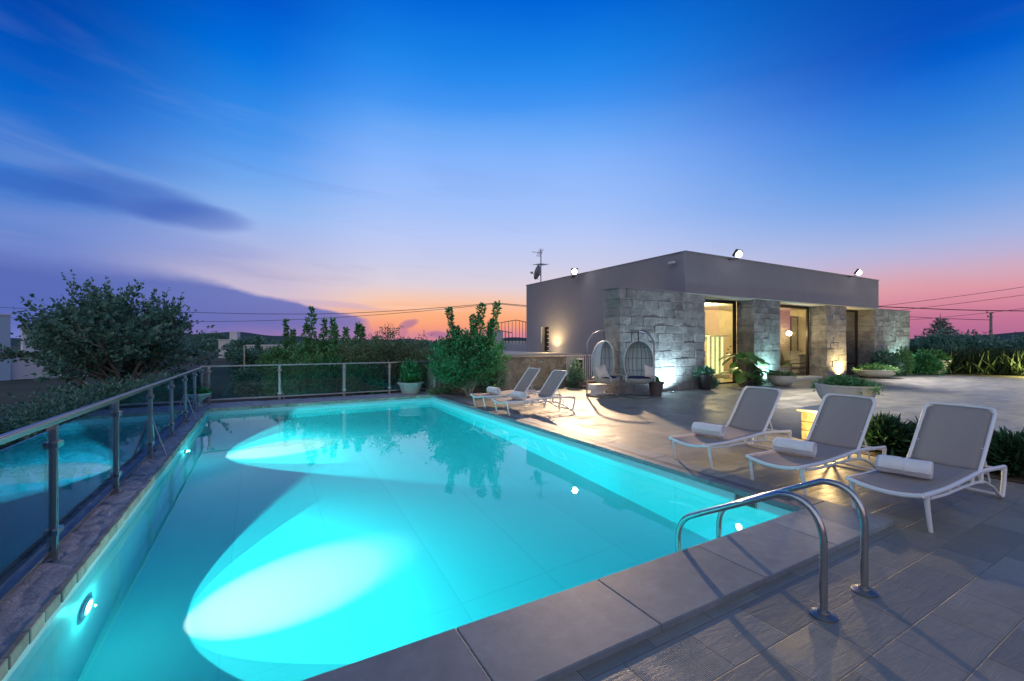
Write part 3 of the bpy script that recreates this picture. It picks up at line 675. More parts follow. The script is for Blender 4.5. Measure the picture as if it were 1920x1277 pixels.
# masonry of through-stones
def blocks(name, x0, x1, y0, y1, z0, z1, label=None, parent=house, seed=1, off=(XB, YB), endface=True):
    rnd = random.Random(seed); mb = MB(); z_ = z0; alt = 0
    while z_ < z1-.05:
        h_ = rnd.choice([.24, .27, .28, .28, .29, .31])
        if z1-(z_+h_) < .16: h_ = z1-z_
        xx = x0-(.0); first = True
        while xx < x1-.02:
            ln = rnd.uniform(.42, .85) if h_ > .22 else rnd.uniform(.5, 1.1)
            if first and alt: ln *= .55
            first = False
            if x1-(xx+ln) < .22: ln = x1-xx
            d0 = rnd.uniform(-.014, .010); e0 = rnd.uniform(-.012, .01)
            V = mb.box((xx+.004+(e0 if xx == x0 else 0)-off[0], y0+d0-off[1], z_+.004), (xx+ln-.004+(e0 if xx+ln > x1-.001 else 0)-off[0], y1-off[1], z_+h_-.004))
            for v in V: v.co += Vector((0, rnd.uniform(-.005, .005), rnd.uniform(-.003, .003)))
            xx += ln
        z_ += h_; alt ^= 1
    core = mb.box((x0+.03-off[0], y0+.03-off[1], z0), (x1-.03-off[0], y1-.03-off[1], z1-.01))
    o_ = mb.build(name, M['block'], parent, bevel=.009, seg=1)
    if label: o_['label'] = label
    return o_
blocks('stone_screen_wall', 10.15, 14.41, YB, 11.535, TZ, ZS+.005, 'large rough stone block wall projecting left of the plaster corner', seed=21)
blocks('stone_pier', 17.47, 19.35, YB, 11.53, TZ, ZS-.004, seed=22)
blocks('stone_pier', 23.2, 25.08, YB, 11.53, TZ, ZS-.004, seed=23)
blocks('stone_end_wall', 28.09, 32.47, YB, 11.53, TZ, ZS-.004, 'stone block wall running past the right end of the plaster band', seed=24)
hb('roof_edge', 'plaster_cap', [((10.12, YB-.035, ZS+.006), (XB-.04, 11.56, ZS+.045))])
hb('roof_edge', 'plaster_cap', [((28.6, YB-.035, ZS-.002), (32.5, 11.56, ZS+.035))])
hb('roof_edge', 'concrete', [((XB-.03, YB-.04, ZS+.002), (28.56, YB-.0, ZS+.02))])
# glazing, one frame per opening
GY = 11.53
def glazed(x0, x1, mull, zb=0.02, bar=None, label=None, gm2=None):
    f_ = hb('glazed_door', 'dark_alu', [((x0, GY, ZS-.16), (x1, GY+.08, ZS-.03)), ((x0, GY, TZ), (x0+.08, GY+.08, ZS-.161)), ((x1-.14, GY, TZ), (x1, GY+.08, ZS-.161)), ((x0+.081, GY, TZ), (x1-.141, GY+.08, TZ+.06))]
            + [((m_-.04, GY+.001, TZ+.061), (m_+.04, GY+.079, ZS-.162)) for m_ in mull] + ([((x0+.082, GY+.002, bar-.05), (x1-.142, GY+.078, bar+.05))] if bar else []))
    if label: f_['label'] = label
    hb('pane', gm2 or 'house_glass', [((x0+.05, GY+.035, TZ+.05), (x1-.1, GY+.043, ZS-.12))], parent=f_)
    return f_
glazed(14.42, 17.46, [])
glazed(19.36, 23.19, [])
M['mirror_glass2'] = glassmat('reflective_window_glass', (.3, .3, .3), .42, 0, 1)
glazed(25.09, 28.08, [], bar=.55, gm2='mirror_glass2')
hb('inner_door', 'dark_alu', [((23.75, 12.9, 2.98), (24.9, 12.96, 3.06)), ((23.75, 12.9, 0), (23.81, 12.96, 2.979)), ((24.18, 12.9, 0), (24.24, 12.96, 2.979)), ((24.84, 12.9, 0), (24.9, 12.96, 2.979))])
M['mirror_glass'] = glassmat('dark_mirror_glass', (.05, .05, .05), .5, 0, 1)
for a_, b__ in ((23.811, 24.179), (24.241, 24.839)): hb('inner_pane', 'mirror_glass', [((a_, 12.925, .01), (b__, 12.935, 2.97))])
# inner room shell
hb('interior_wall', 'cream', [((13.6, 15.2, -.03), (27.4, 15.4, ZS-.04)), ((13.6, 11.7, -.03), (13.75, 15.2, ZS-.04)), ((25.0, 11.7, -.03), (25.08, 15.2, ZS-.04))])
hb('interior_wall', simple('white_plaster_ceiling', (.75, .72, .65), .9), [((13.6, 11.7, ZS-.036), (28.1, 15.4, ZS-.031))])
hb('interior_floor', simple('polished_floor', (.4, .33, .22), .3), [((13.6, 11.54, -.034), (28.1, 15.2, -.02))])
M['curtain'] = simple('cream_curtain', (.62, .52, .42), .9)
mb = MB(); n_ = 40
pts = [(22.5-XB+1.0*i/n_, 12.6-YB+.035*math.sin(i*1.3)) for i in range(n_+1)]
for (a, b_), (c_, d_) in zip(pts[:-1], pts[1:]): mb.poly([(a, b_, 0.05), (c_, d_, .05), (c_, d_, 3.3), (a, b_, 3.3)])
cu = mb.build('curtain', M['curtain'], house, smooth=True); sd = cu.modifiers.new('t', 'SOLIDIFY'); sd.thickness = .01
def lamp(kind, name, loc, energy, color, size=.1, rot=None, spot=None, blend=.5, parent=None):
    ld = bpy.data.lights.new(name, kind); ld.energy = energy; ld.color = color
    if kind == 'AREA': ld.size = size
    else: ld.shadow_soft_size = size
    if spot: ld.spot_size = R(spot); ld.spot_blend = blend
    o_ = bpy.data.objects.new(name, ld); col.objects.link(o_); o_.location = loc
    if rot: o_.rotation_euler = tuple(R(v) for v in rot)
    if parent: o_.parent = parent
    return o_
def ceiling_lamp(x_, y_, e, label):
    t_ = empty('ceiling_lamp', (x_, y_, ZS-.04), 0, label, 'ceiling lamp')
    mb = MB(); mb.lathe([(.14, 0), (.14, -.03), (.12, -.05), (.0001, -.055)], seg=24); mb.build('diffuser', emis('ceiling_glow', (1, .85, .5), 6), t_)
    lamp('POINT', 'ceiling_lamp_light', (0, 0, -.25), e, (1, .80, .42), .14, parent=t_)
ceiling_lamp(17.6, 13.2, 620, 'round ceiling lamp inside the first lit doorway by the stone screen wall')
ceiling_lamp(22.3, 13.6, 160, 'round ceiling lamp inside the second lit doorway')
# lit glass cabinet in the first doorway
t_ = empty('lit_cabinet', (19.35, 13.6, 0), 0, 'tall glass cabinet with vertical glowing strips inside the first doorway', 'cabinet')
mb = MB(); mb.box((-.75, .3, 0), (.7, .34, 2.0)); mb.build('back_panel', M['cream'], t_)
gm_ = emis('cabinet_glow', (.92, 1, .5), 2.0)
for a in (-.62, -.28, .05, .42):
    mb = MB(); mb.box((a, .2, .12), (a+.09, .27, 1.95)); mb.build('light_strip', gm_, t_)
mb = MB(); mb.box((-.78, -.05, 0), (.73, .3, .11)); mb.build('plinth', M['white_wall'], t_); mb = MB(); mb.box((-.78, -.02, 1.96), (.73, .3, 2.02)); mb.build('top_board', M['white_wall'], t_)
for (a, b_) in ((1.0, 1.1), (1.22, .8), (1.05, .62), (.93, .9), (1.2, 1.25)):
    mb = MB(); mb.box((a, .3, b_+.2), (a+.1, .33, b_+.26)); mb.build('wall_hook', M['dark_alu'], t_)
# wall lamp, sideboard and lattice bench in the second doorway
t_ = empty('wall_lamp', (22.5, 12.1, 2.12), 0, 'bright round wall lamp in front of the curtain in the second doorway', 'wall lamp')
mb = MB(); mb.lathe([(.0001, -.12), (.07, -.1), (.12, -.03), (.12, .03), (.07, .1), (.0001, .12)], seg=20); mb.build('globe', emis('globe_glow', (1, .82, .55), 30), t_, smooth=True)
mb = MB(); mb.box((-.03, .0, -.03), (.03, .16, .03)); mb.build('bracket', M['dark_alu'], t_)
lamp('POINT', 'wall_lamp_light', (0, -.2, 0), 60, (1, .75, .45), .12, parent=t_)
t_ = empty('sideboard', (23.65, 12.35, 0), 0, 'white low cabinet just behind the second glass door', 'sideboard')
mb = MB(); mb.box((-.1, -.2, 0), (.75, .3, 1.0)); mb.build('carcass', M['pillow'], t_, bevel=.01)
mb = MB(); mb.box((-.14, -.24, 1.002), (.79, .33, 1.05)); mb.build('top', M['dark_alu'], t_, bevel=.008)
t_ = empty('lattice_bench', (22.65, 12.0, 0), 0, 'dark bench with a white lattice back panel behind the second glass door', 'bench')
mb = MB(); mb.box((-.6, -.25, .38), (1.3, .3, .46)); mb.box((-.6, -.25, .62), (1.3, -.2, .68)); mb.box((-.6, -.2, .1), (1.3, .25, .16)); mb.build('seat', M['dark_alu'], t_, bevel=.008)
for sx in (-.58, 1.24):
    for sy in (-.23, .24): mb = MB(); mb.box((sx, sy, 0), (sx+.05, sy+.05, .66)); mb.build('leg', M['dark_alu'], t_)
mb = MB(); mb.box((-.3, .2, .78), (1.3, .24, .83)); mb.box((-.3, .2, 1.2), (1.3, .24, 1.25))
for i in range(9):
    q = -.28+i*.19
    mb.box((q, .2, .83), (q+.035, .24, 1.2)); mb.box((q+.02, .205, 1.0), (q+.2, .235, 1.03), Matrix.Rotation(.9*(-1)**i, 3, 'Y'))
mb.build('lattice_back', M['pillow'], t_)

# doorstep
mb = MB(); mb.box((19.4, 10.9, TZ+.002), (23.15, 11.5, .08)); o = mb.build('doorstep', M['concrete'], bevel=.01); tag(o, 'pale stone doorstep in front of the second glass door', 'doorstep')

# roof floodlights
def flood(loc, rz, tilt, e, color, label, spot=125, bl=.35):
    t_ = empty('floodlight', loc, R(rz), label, 'floodlight', 'floodlights along the roof edge')
    mb = MB(); mb.box((-.02, .0, -.18), (.02, .04, .0)); mb.box((-.03, .0, -.19), (.03, .6, -.16)); mb.box((-.08, .5, -.2), (.08, .7, -.12)); mb.build('bracket', M['dark_alu'], t_)
    mb = MB(); rot = Matrix.Rotation(R(tilt), 3, 'X'); mb.box((-.16, -.03, -.14), (.16, .07, .14), rot, (0, 0, 0)); h_ = mb.build('housing', M['dark_alu'], t_, bevel=.008)
    mb = MB(); mb.lathe([(.0001, -.175), (.06, -.16), (.11, -.11), (.13, -.04), (.13, -.032)], axis='y', seg=24)
    for v in mb.bm.verts: v.co = rot @ v.co
    mb.build('lens', emis('flood_lens', (1, .98, .95), 14), h_, smooth=True)
    lo = lamp('SPOT', 'floodlight_lamp', tuple(rot @ Vector((0, -.2, 0))), e, color, .10, None, spot, bl, t_)
    lo.rotation_euler = (-R(90-tilt), 0, 0)
    return t_
flood((12.72, 16.49, 5.0), -32, 26, 7600, (1, .68, .40), 'bright floodlight on the left roof edge of the villa, between the aerial and the corner', 66, 1)
flood((15.82, 10.39, 5.08), 0, 38, 3200, (1, .88, .74), 'bright floodlight on the front roof edge above the first lit doorway', 90, .7)
flood((25.32, 10.39, 5.12), 12, 36, 3400, (1, .88, .82), 'bright floodlight on the front roof edge near the right end of the villa', 104, .5)

# ground uplights
def uplight(loc, e, color, label, rot=(180, 0, 0), spot=110, size=.04):
    t_ = empty('uplight', loc, 0, label, 'uplight', 'ground uplights washing the villa walls')
    mb = MB(); mb.lathe([(.07, 0), (.07, .03), (.05, .035), (.05, .025), (.0001, .025)], seg=20); mb.build('housing', M['black'], t_)
    mb = MB(); mb.lathe([(.048, .026), (.0001, .032)], seg=16); mb.build('lens', emis('uplight_lens', color, 25), t_)
    lamp('SPOT', 'uplight_lamp', (0, 0, .07), e, color, size, rot, spot, .8, t_)
uplight((12.2, 10.36, TZ), 520, (.6, .88, 1), 'cold white uplight at the foot of the stone screen wall by the clay pot', (180-6, 0, 0), 165)
uplight((18.1, 10.46, TZ), 420, (.5, 1, .95), 'cold white uplight at the first stone pier behind the flower bowl', (180-10, 0, 0), 140)
uplight((24.35, 10.46, TZ), 560, (1, .72, .3), 'warm uplight at the foot of the second stone pier', (180-4, 0, 0), 150)
uplight((30.9, 10.5, TZ), 700, (.6, 1, .9), 'cool uplight behind the round shrub at the right end wall', (180-12, 0, 0), 110)

# security camera, aerial, dish
t_ = empty('security_camera', (XB, 11.35, 4.62), 0, 'small pale security camera high on the left plaster wall near the corner', 'camera')
mb = MB(); mb.lathe([(.045, -.04), (.05, 0), (.05, .22), (.03, .24)], axis='y', seg=16, c=(-.16, -.2, 0)); mb.build('body', M['white_wall'], t_)
mb = MB(); mb.tube([(-.16, -.05, 0), (-.1, -.02, -.05), (0, 0, -.06)], .015, 8); mb.build('arm', M['white_wall'], t_)
t_ = empty('tv_aerial', (14.0, 21.3, ZB), 0, 'tall tv aerial mast with two antenna booms on the villa roof', 'aerial')
mb = MB(); mb.tube([(0, 0, 0), (0, 0, 2.05)], .03, 10); mb.build('mast', M['plaster_cap'], t_)
mb = MB(); mb.tube([(-.85, -.4, 1.78), (.1, .05, 1.9)], .015, 6)
for i in range(5):
    q = .55+.1*i; c_ = Vector((-.85, -.4, 1.78)).lerp(Vector((.1, .05, 1.9)), q)
    mb.tube([c_+Vector((.09, -.1, .22)), c_+Vector((-.02, .1, -.22))], .009, 5)
mb.build('boom', M['plaster_cap'], t_)
mb = MB(); mb.tube([(-.6, -.4, 1.12), (.62, .4, 1.3)], .014, 6)
for i in range(8):
    q = (i+.5)/8; c_ = Vector((-.6, -.4, 1.12)).lerp(Vector((.62, .4, 1.3)), q); mb.tube([c_+Vector((.18, -.18, .03)), c_+Vector((-.18, .18, -.03))], .008, 5)
mb.build('boom', M['plaster_cap'], t_)
t_ = empty('satellite_dish', (13.9, 21.1, ZB+.55), 0, 'dark satellite dish turned left, fixed beside the aerial mast', 'satellite dish')
mb = MB(); mb.lathe([(.0001, .03), (.2, .05), (.4, .13), (.42, .14), (.4, .11), (.2, .02), (.0001, 0)], seg=28)
rot = Euler((R(-50), R(-62), 0)).to_matrix()
for v in mb.bm.verts: v.co = rot @ v.co+Vector((-.22, -.12, .1))
mb.build('reflector', M['plaster_cap'], t_, smooth=True)
mb = MB(); mb.tube([(-.3, -.15, -.28), (-.95, -.55, -.02)], .014, 6); mb.box((-1.05, -.6, -.05), (-.93, -.5, .05)); mb.tube([(-.2, -.1, .05), (.1, .2, 0)], .025, 6); mb.tube([(.1, .2, -.5), (.1, .2, .1)], .02, 6); mb.build('feed_arm', M['plaster_cap'], t_)

# ================================================================== SUN LOUNGERS
def make_lounger():
    t_ = empty('sun_lounger', (0, 0, 0)); W = .292
    def side(x_):
        if x_ < 1.33: return .345+.02*math.sin(math.pi*(x_/1.33))*-.6+.035*max(0, (x_-.5)/.83)
        return .38-.045*(x_-1.33)/.75
    # side beams of flat oval section + front bar (bowed)
    mb = MB()
    for s_ in (-1, 1):
        mb.tube([(x_, s_*W, side(x_)) for x_ in np.linspace(0.0, 2.04, 16)], .022, 8, flat=.95)
        mb.tube([(.16, s_*W, .30), (.45, s_*W, .285), (.85, s_*W, .29), (1.2, s_*W, .285), (1.45, s_*W, .255), (1.68, s_*W, .17), (1.84, s_*W, .07), (1.93, s_*W, .022), (1.99, s_*W, .022)], .018, 8, flat=.8)
        mb.tube([(1.97, s_*W, .02), (2.015, s_*W, .15), (2.045, s_*W, .33)], .022, 8)
        mb.tube([(1.12, s_*W, .29), (1.12, s_*W, .37)], .018, 8); mb.tube([(1.36, s_*W, .26), (1.36, s_*W, .37)], .02, 8)
    mb.tube([(.0+.012*math.cos(math.pi*q/2), q*W, .345-.045*(1-q*q)) for q in np.linspace(-1, 1, 13)], .021, 8)
    for x_ in (.6, 1.3, 2.0): mb.tube([(x_, -W, side(x_)-.03), (x_, W, side(x_)-.03)], .015, 8)
    mb.tube([(1.96, -W, .03), (1.96, W, .03)], .016, 8)
    mb.build('frame', M['white_metal'], t_, smooth=True)
    for s_ in (-1, 1):
        mb = MB(); mb.tube([(.07, s_*W, .335), (.10, s_*(W+.004), .17), (.135, s_*(W+.01), 0)], [.023, .02, .017], 8, flat=.8); mb.build('front_leg', M['white_metal'], t_, smooth=True)
    # seat sling: slightly sagging woven sheet
    V = []; F = []; nx, ny = 18, 9
    for i in range(nx):
        x_ = .01+1.33*i/(nx-1)
        for j in range(ny):
            q = -1+2*j/(ny-1); sag = (1-q*q)*(.012+.034*math.exp(-((x_)/.25)**2))
            V.append((x_, q*(W-.015), side(x_)+.018-sag))
    for i in range(nx-1):
        for j in range(ny-1): F.append((i*ny+j, (i+1)*ny+j, (i+1)*ny+j+1, i*ny+j+1))
    o_ = raw('seat_sling', V, F, M['sling'], t_, True); sd = o_.modifiers.new('t', 'SOLIDIFY'); sd.thickness = .006
    # backrest
    hx, hz, L_, an = 1.33, .385, .76, R(51.5)
    ux, uz = math.cos(an), math.sin(an)
    V = []; F = []; nx = 16
    for i in range(nx):
        q1 = i/(nx-1)
        for j in range(ny):
            q = -1+2*j/(ny-1)
            wd = W-.02-(.05*max(0, (q1-.94)/.06)**2)
            s_ = L_*q1+(.018*(1-q*q) if q1 > .9 else 0)
            bow = .02*(1-q*q)
            V.append((hx+ux*s_+uz*bow, q*wd, hz+uz*s_-ux*bow))
    for i in range(nx-1):
        for j in range(ny-1): F.append((i*ny+j, (i+1)*ny+j, (i+1)*ny+j+1, i*ny+j+1))
    br = empty('backrest', (0, 0, 0)); br.parent = t_
    o_ = raw('back_sling', V, F, M['sling'], br, True); sd = o_.modifiers.new('t', 'SOLIDIFY'); sd.thickness = .006
    mb = MB(); P0 = []
    for s_ in (-1, 1):
        mb.tube([(hx-.03, s_*W, hz-.03)]+[(hx+ux*L_*q, s_*W, hz+uz*L_*q) for q in (.1, .5, .94)]+[(hx+ux*L_, s_*(W-.02), hz+uz*L_), (hx+ux*L_*1.015, s_*(W-.05), hz+uz*L_*1.015)], .018, 8)
    mb.tube([(hx+ux*(L_*1.015+.02*(1-q*q))+uz*.02*(1-q*q), q*(W-.05), hz+uz*(L_*1.015+.02*(1-q*q))-ux*.02*(1-q*q)) for q in np.linspace(-1, 1, 9)], .012, 8)
    mb.build('back_frame', M['white_metal'], br, smooth=True)
    mb = MB()
    for s_ in (-1, 1): mb.tube([(hx+ux*.27, s_*(W-.03), hz+uz*.27), (hx+.34, s_*(W-.03), .30), (hx+.39, s_*(W-.03), .20)], .009, 6)
    mb.tube([(hx+.34, -W+.03, .30), (hx+.34, W-.03, .30)], .009, 6)
    mb.build('support_strut', M['white_metal'], t_, smooth=True)
    return t_
GL = 'sun loungers along the right side of the pool'
def make_towel(seed=1):
    rnd = random.Random(seed); V = []; F = []; N = 110; turns = 3.1; ny = 26; wd = .205
    prof = []
    for i in range(N):
        a = 2*math.pi*turns*i/(N-1); r_ = .016+.074*(i/(N-1))
        prof.append((r_*math.cos(a), r_*math.sin(a)))
    for j in range(ny):
        y_ = -wd+2*wd*j/(ny-1)
        fold = -.006*math.exp(-((y_-.01)/.008)**2)
        end = -.006*max(0, (abs(y_)-.185)/.02)**2
        for i, (a, b_) in enumerate(prof):
            rr = math.hypot(a, b_); k_ = 1+(fold+end+.0025*math.sin(23*y_+i*.13))/max(rr, .02)*(rr/.084)
            V.append((a*k_, y_+.006*math.sin(i*.11)*(1 if abs(y_) > .17 else 0), b_*k_*.93))
    for j in range(ny-1):
        for i in range(N-1): F.append((j*N+i, j*N+i+1, (j+1)*N+i+1, (j+1)*N+i))
    o_ = raw('rolled_towel', V, F, M['towel'], None, True)
    sd = o_.modifiers.new('t', 'SOLIDIFY'); sd.thickness = .017; sd.offset = -1
    return o_
proto = make_lounger(); tw = make_towel()
SPOTS = [(5.13, 1.90, -1.5, 'nearest and largest sun lounger, beside the near coping corner and the steel ladder'),
         (5.08, 2.93, -.5, 'middle sun lounger of the near three, right in front of the lit stone pedestal'),
         (5.10, 4.10, .5, 'third sun lounger from the right, left of the stone pedestal with the planter'),
         (4.80, 9.12, 1, 'right one of the two distant sun loungers, nearer the egg chairs'),
         (4.78, 10.33, 1, 'left one of the two distant sun loungers, nearer the bushy green tree')]
TX_ = [(.58, .04, 3), (.54, .03, 1), (.54, .06, 2), (.55, .0, 4), (.52, .0, 2)]
for i, ((a, b_, rz, lb), (tx2, ty2, tr)) in enumerate(zip(SPOTS, TX_)):
    o = proto if i == 0 else copy_tree(proto)
    o.location = (a, b_, TZ); o.rotation_euler = (0, 0, R(rz)); tag(o, lb, 'sun lounger', GL)
    q = tw if i == 0 else tw.copy()
    if i: col.objects.link(q)
    q.location = (a+tx2, b_+ty2, TZ+.348+.093); q.rotation_euler = (0, R(200+i*8), R(rz+tr+(11 if i < 3 else 4)))
    tag(q, ['rolled white towel on the nearest lounger at the far right', 'rolled white towel on the lounger in front of the stone pedestal', 'rolled white towel on the lounger left of the stone pedestal',
            'rolled white towel on the right one of the two distant loungers', 'rolled white towel on the left one of the two distant loungers'][i], 'towel', 'rolled white towels on the loungers')

# ================================================================== EGG CHAIRS
M['rib'] = simple('dark_rattan_rib', (.17, .21, .24), .6)
m_ = simple('grey_rattan', (.48, .54, .56), .6, var=.15, scale=40)
M['rattan'] = m_
def egg_chair(loc, rz, mirror, label, hook):
    """faces local -Y; stand behind"""
    t_ = empty('egg_chair', loc, R(rz), label, 'hanging chair', 'hanging egg chairs by the stone screen wall')
    A, Bd, Hh, zc = .46, .40, .66, 1.10
    ss = empty('shell', (0, 0, 0)); ss.parent = t_
    def P(u, v):   # u: -1..1 angle round the back, v: 0 bottom .. 1 top
        ph = v*math.pi; rr = math.sin(ph)**.85
        th_ = u*R(100)*(1 if v > .35 else 1)
        k_ = 1-.12*(v-.5)
        return Vector((A*rr*math.sin(th_)*k_, Bd*rr*math.cos(th_)*k_, zc-Hh*math.cos(ph)))
    mb = MB()
    for u in (-1, 1): mb.tube([P(u, v) for v in np.linspace(.20, .99, 18)], .024, 8)
    mb.tube([P(u, .2) for u in np.linspace(-1, 1, 17)], .02, 6)
    mb.build('rim', M['rattan'], ss, smooth=True)
    mb = MB(); q_ = lambda p_: Vector((p_.x*.925, p_.y*.925, p_.z))
    for k_ in range(1, 10): mb.tube([q_(P(-1+.2*k_, v)) for v in np.linspace(.20, .97, 16)], .0075, 5)
    for v in (.36, .55, .74): mb.tube([q_(P(u, v)) for u in np.linspace(-1, 1, 19)], .0075, 5)
    mb.build('rib_frame', M['rib'], ss, smooth=True)
    V = []; F = []; nu, nv = 22, 16
    for i in range(nu):
        for j in range(nv): V.append(P(-.98+1.96*i/(nu-1), .2+.78*j/(nv-1))*1.0)
    F = [(i*nv+j, (i+1)*nv+j, (i+1)*nv+j+1, i*nv+j+1) for i in range(nu-1) for j in range(nv-1)]
    o_ = raw('padded_back', [(v.x*.96, v.y*.96, v.z) for v in V], F, M['egg_pad'], ss, True); sd = o_.modifiers.new('t', 'SOLIDIFY'); sd.thickness = .02
    mb = MB(); mb.lathe([(.0001, .40), (.26, .42), (.40, .50), (.46, .60), (.43, .60), (.38, .53), (.25, .47), (.0001, .46)], seg=30, sy=.95, c=(0, -.04, 0)); mb.build('seat_bowl', M['rattan'], t_, smooth=True)
    for s_ in (-1, 1):
        mb = MB(); mb.tube([(s_*.44, -.05, .66), (s_*.46, -.32, .68), (s_*.43, -.44, .64), (s_*.42, -.44, .52)], .022, 8); mb.build('arm', M['rattan'], t_, smooth=True)
    mb = MB(); mb.lathe([(.0001, .49), (.30, .50), (.36, .54), (.36, .60), (.30, .645), (.0001, .655)], seg=28, sy=.9, c=(0, -.06, 0)); mb.build('seat_cushion', M['navy'], t_, smooth=True)
    s_ = mirror
    mb = MB(); bx = s_*.53; hz = 2.08
    mb.tube([(bx, .34, .03), (bx, .34, .5), (bx, .34, 1.45)]+arc((bx, .34, 1.62), (bx*.86, .30, 2.06), (0, .02, hz), 10), .028, 12)
    mb.build('stand_pole', M['alu'], t_, smooth=True)
    mb = MB(); mb.tube([(0, .02, hz), (0, .02, zc+Hh-.04)], .01, 6)
    for k_ in range(7): mb.lathe([(.02, -.012), (.026, 0), (.02, .012)], c=(0, .02, hz-.03-.04*k_), seg=8)
    mb.build('hanging_chain', M['black'], t_)
    mb = MB(); mb.tube([(.5*math.cos(q), .1+.5*math.sin(q), .025) for q in np.linspace(0, 2*math.pi, 40)], .025, 8, cap=False); mb.tube([(bx, .34, .025), (-bx*.6, -.15, .025)], .025, 8)
    mb.build('stand_base', M['alu'], t_, smooth=True)
    return t_
M['egg_pad'] = simple('pale_grey_weave', (.46, .56, .60), .8, var=.12, scale=30)
egg_chair((9.50, 10.75, TZ), 20, -1, 'left hanging egg chair of pale rattan, its curved pole clear of the stone wall', 1)
egg_chair((10.33, 10.12, TZ), -38, 1, 'right hanging egg chair of pale rattan, hung directly in front of the stone wall', 1)
def pillow(loc, rot, label):
    V = []; F = []; n_ = 9
    for s_ in (1, -1):
        for i in range(n_):
            for j in range(n_):
                a, b_ = -1+2*i/(n_-1), -1+2*j/(n_-1); k_ = (max(0, 1-a**4)*max(0, 1-b_**4))**.5
                V.append((a*.2*(1-.06*(1-b_*b_)), s_*.065*k_, b_*.2*(1-.06*(1-a*a))))
    for s_ in (0, 1):
        for i in range(n_-1):
            for j in range(n_-1):
                f = [s_*n_*n_+i*n_+j, s_*n_*n_+(i+1)*n_+j, s_*n_*n_+(i+1)*n_+j+1, s_*n_*n_+i*n_+j+1]
                F.append(tuple(f) if s_ else tuple(f[::-1]))
    o_ = raw('pillow', V, F, M['pillow'], None, True); o_.location = loc; o_.rotation_euler = tuple(R(v) for v in rot)
    tag(o_, label, 'pillow', 'white pillows in the egg chairs')
pillow((9.20, 10.55, TZ+.80), (-22, -12, -10), 'white pillow leaning in the left egg chair')
pillow((10.48, 9.80, TZ+.80), (-22, 14, -10), 'white pillow leaning in the right egg chair')
t_ = empty('steel_box', (9.62, 11.25, TZ), 0, 'low white metal box with a lower shelf behind the left egg chair', 'box')
mb = MB(); mb.box((-.25, -.2, .14), (.25, .2, .34)); mb.box((-.25, -.25, .0), (.25, .15, .04)); mb.box((-.2, -.1, .03), (.2, .1, .15)); mb.build('casing', M['white_metal'], t_, bevel=.01)

# ================================================================== POTS AND PLANTS
def bowl(name, label, loc, r_, h_, leaf, n, lsize, mt='concrete', prof='bowl', ph=.25, flowers=0, cat='planter', spiky=0, seed=1, wide=1.0, aspect=.5, drape=0):
    t_ = empty(name, loc, 0, label, cat)
    mb = MB()
    if prof == 'bowl': pr = [(.36*r_, 0), (.42*r_, .02), (.66*r_, .14*h_), (.86*r_, .38*h_), (.97*r_, .68*h_), (1.0*r_, .92*h_), (1.04*r_, .93*h_), (1.04*r_, h_), (.96*r_, h_), (.9*r_, .86*h_), (.0001, .84*h_)]
    elif prof == 'pot': pr = [(.68*r_, 0), (.72*r_, .03), (.95*r_, .84*h_), (1.05*r_, .85*h_), (1.06*r_, h_), (.95*r_, h_), (.9*r_, .88*h_), (.0001, .87*h_)]
    else: pr = [(.42*r_, 0), (.44*r_, .06*h_), (.2*r_, .14*h_), (.16*r_, .32*h_), (.24*r_, .42*h_), (.6*r_, .6*h_), (.95*r_, .86*h_), (1.06*r_, .93*h_), (1.06*r_, h_), (.95*r_, h_), (.85*r_, .93*h_), (.0001, .9*h_)]
    mb.lathe(pr, seg=36); mb.build('pot', M[mt], t_, smooth=True)
    mb = MB(); mb.lathe([(.87*r_, h_*.87), (.5*r_, h_*.93), (.0001, h_*.95)], seg=20); mb.build('soil', M['soil'], t_)
    P = bush_pts(n, r_*1.12*wide, r_*1.12*wide, ph, 12, seed, base=h_*.95)
    if drape:
        k_ = np.hypot(P[:, 0], P[:, 1]) > r_*.95; P[k_, 2] -= rng.uniform(0, drape, k_.sum())
    D = P-np.array([0, 0, h_*.8]); D /= np.linalg.norm(D, axis=1)[:, None]+1e-9
    leaf_mesh('foliage', P, lsize, L[leaf], t_, dirs=D*(.6+spiky), aspect=aspect)
    if flowers:
        Q = P[rng.choice(len(P), flowers)]+D[rng.choice(len(P), flowers)]*.04; leaf_mesh('flowers', Q, .05, L['flower'], t_, aspect=.9)
    return t_
# stone pedestal, its lamp and the bowl on top
t_ = empty('stone_pedestal', (8.8, 3.98, TZ), 0, 'short pedestal of honey coloured stone blocks with a slab on top', 'pedestal')
mb = MB(); rnd = random.Random(3)
zz = 0
for i, h_ in enumerate((.17, .16, .17)):
    sp_ = rnd.uniform(-.08, .08)
    for (a, b_) in ((-.52, sp_-.204), (sp_-.196, sp_+.15), (sp_+.158, .52)): mb.box((a+rnd.uniform(-.015, .01)*(a < -.5), -.27+rnd.uniform(-.02, .01), zz+.004), (b_, .27, zz+h_-.004))
    zz += h_
mb.box((-.49, -.24, 0), (.49, .24, zz-.02))
mb.build('block', M['yellow_stone'], t_, bevel=.014)
mb = MB(); mb.box((-.58, -.33, zz+.001), (.58, .33, zz+.055)); mb.build('top_slab', M['concrete'], t_, bevel=.016)
PZ = TZ+zz+.055
bowl('bowl_planter', 'large pale bowl planter with trailing greenery standing on the stone pedestal', (9.13, 3.93, PZ), .45, .41, 'mid', 2600, .065, ph=.17, seed=4, drape=.10)
t_ = empty('pedestal_lamp', (8.26, 3.80, .30), 0, 'glowing round lamp fixed to the face of the stone pedestal', 'lamp')
mb = MB(); mb.lathe([(.075, 0), (.075, -.03), (.06, -.05)], axis='x', seg=20); mb.build('housing', M['dark_alu'], t_)
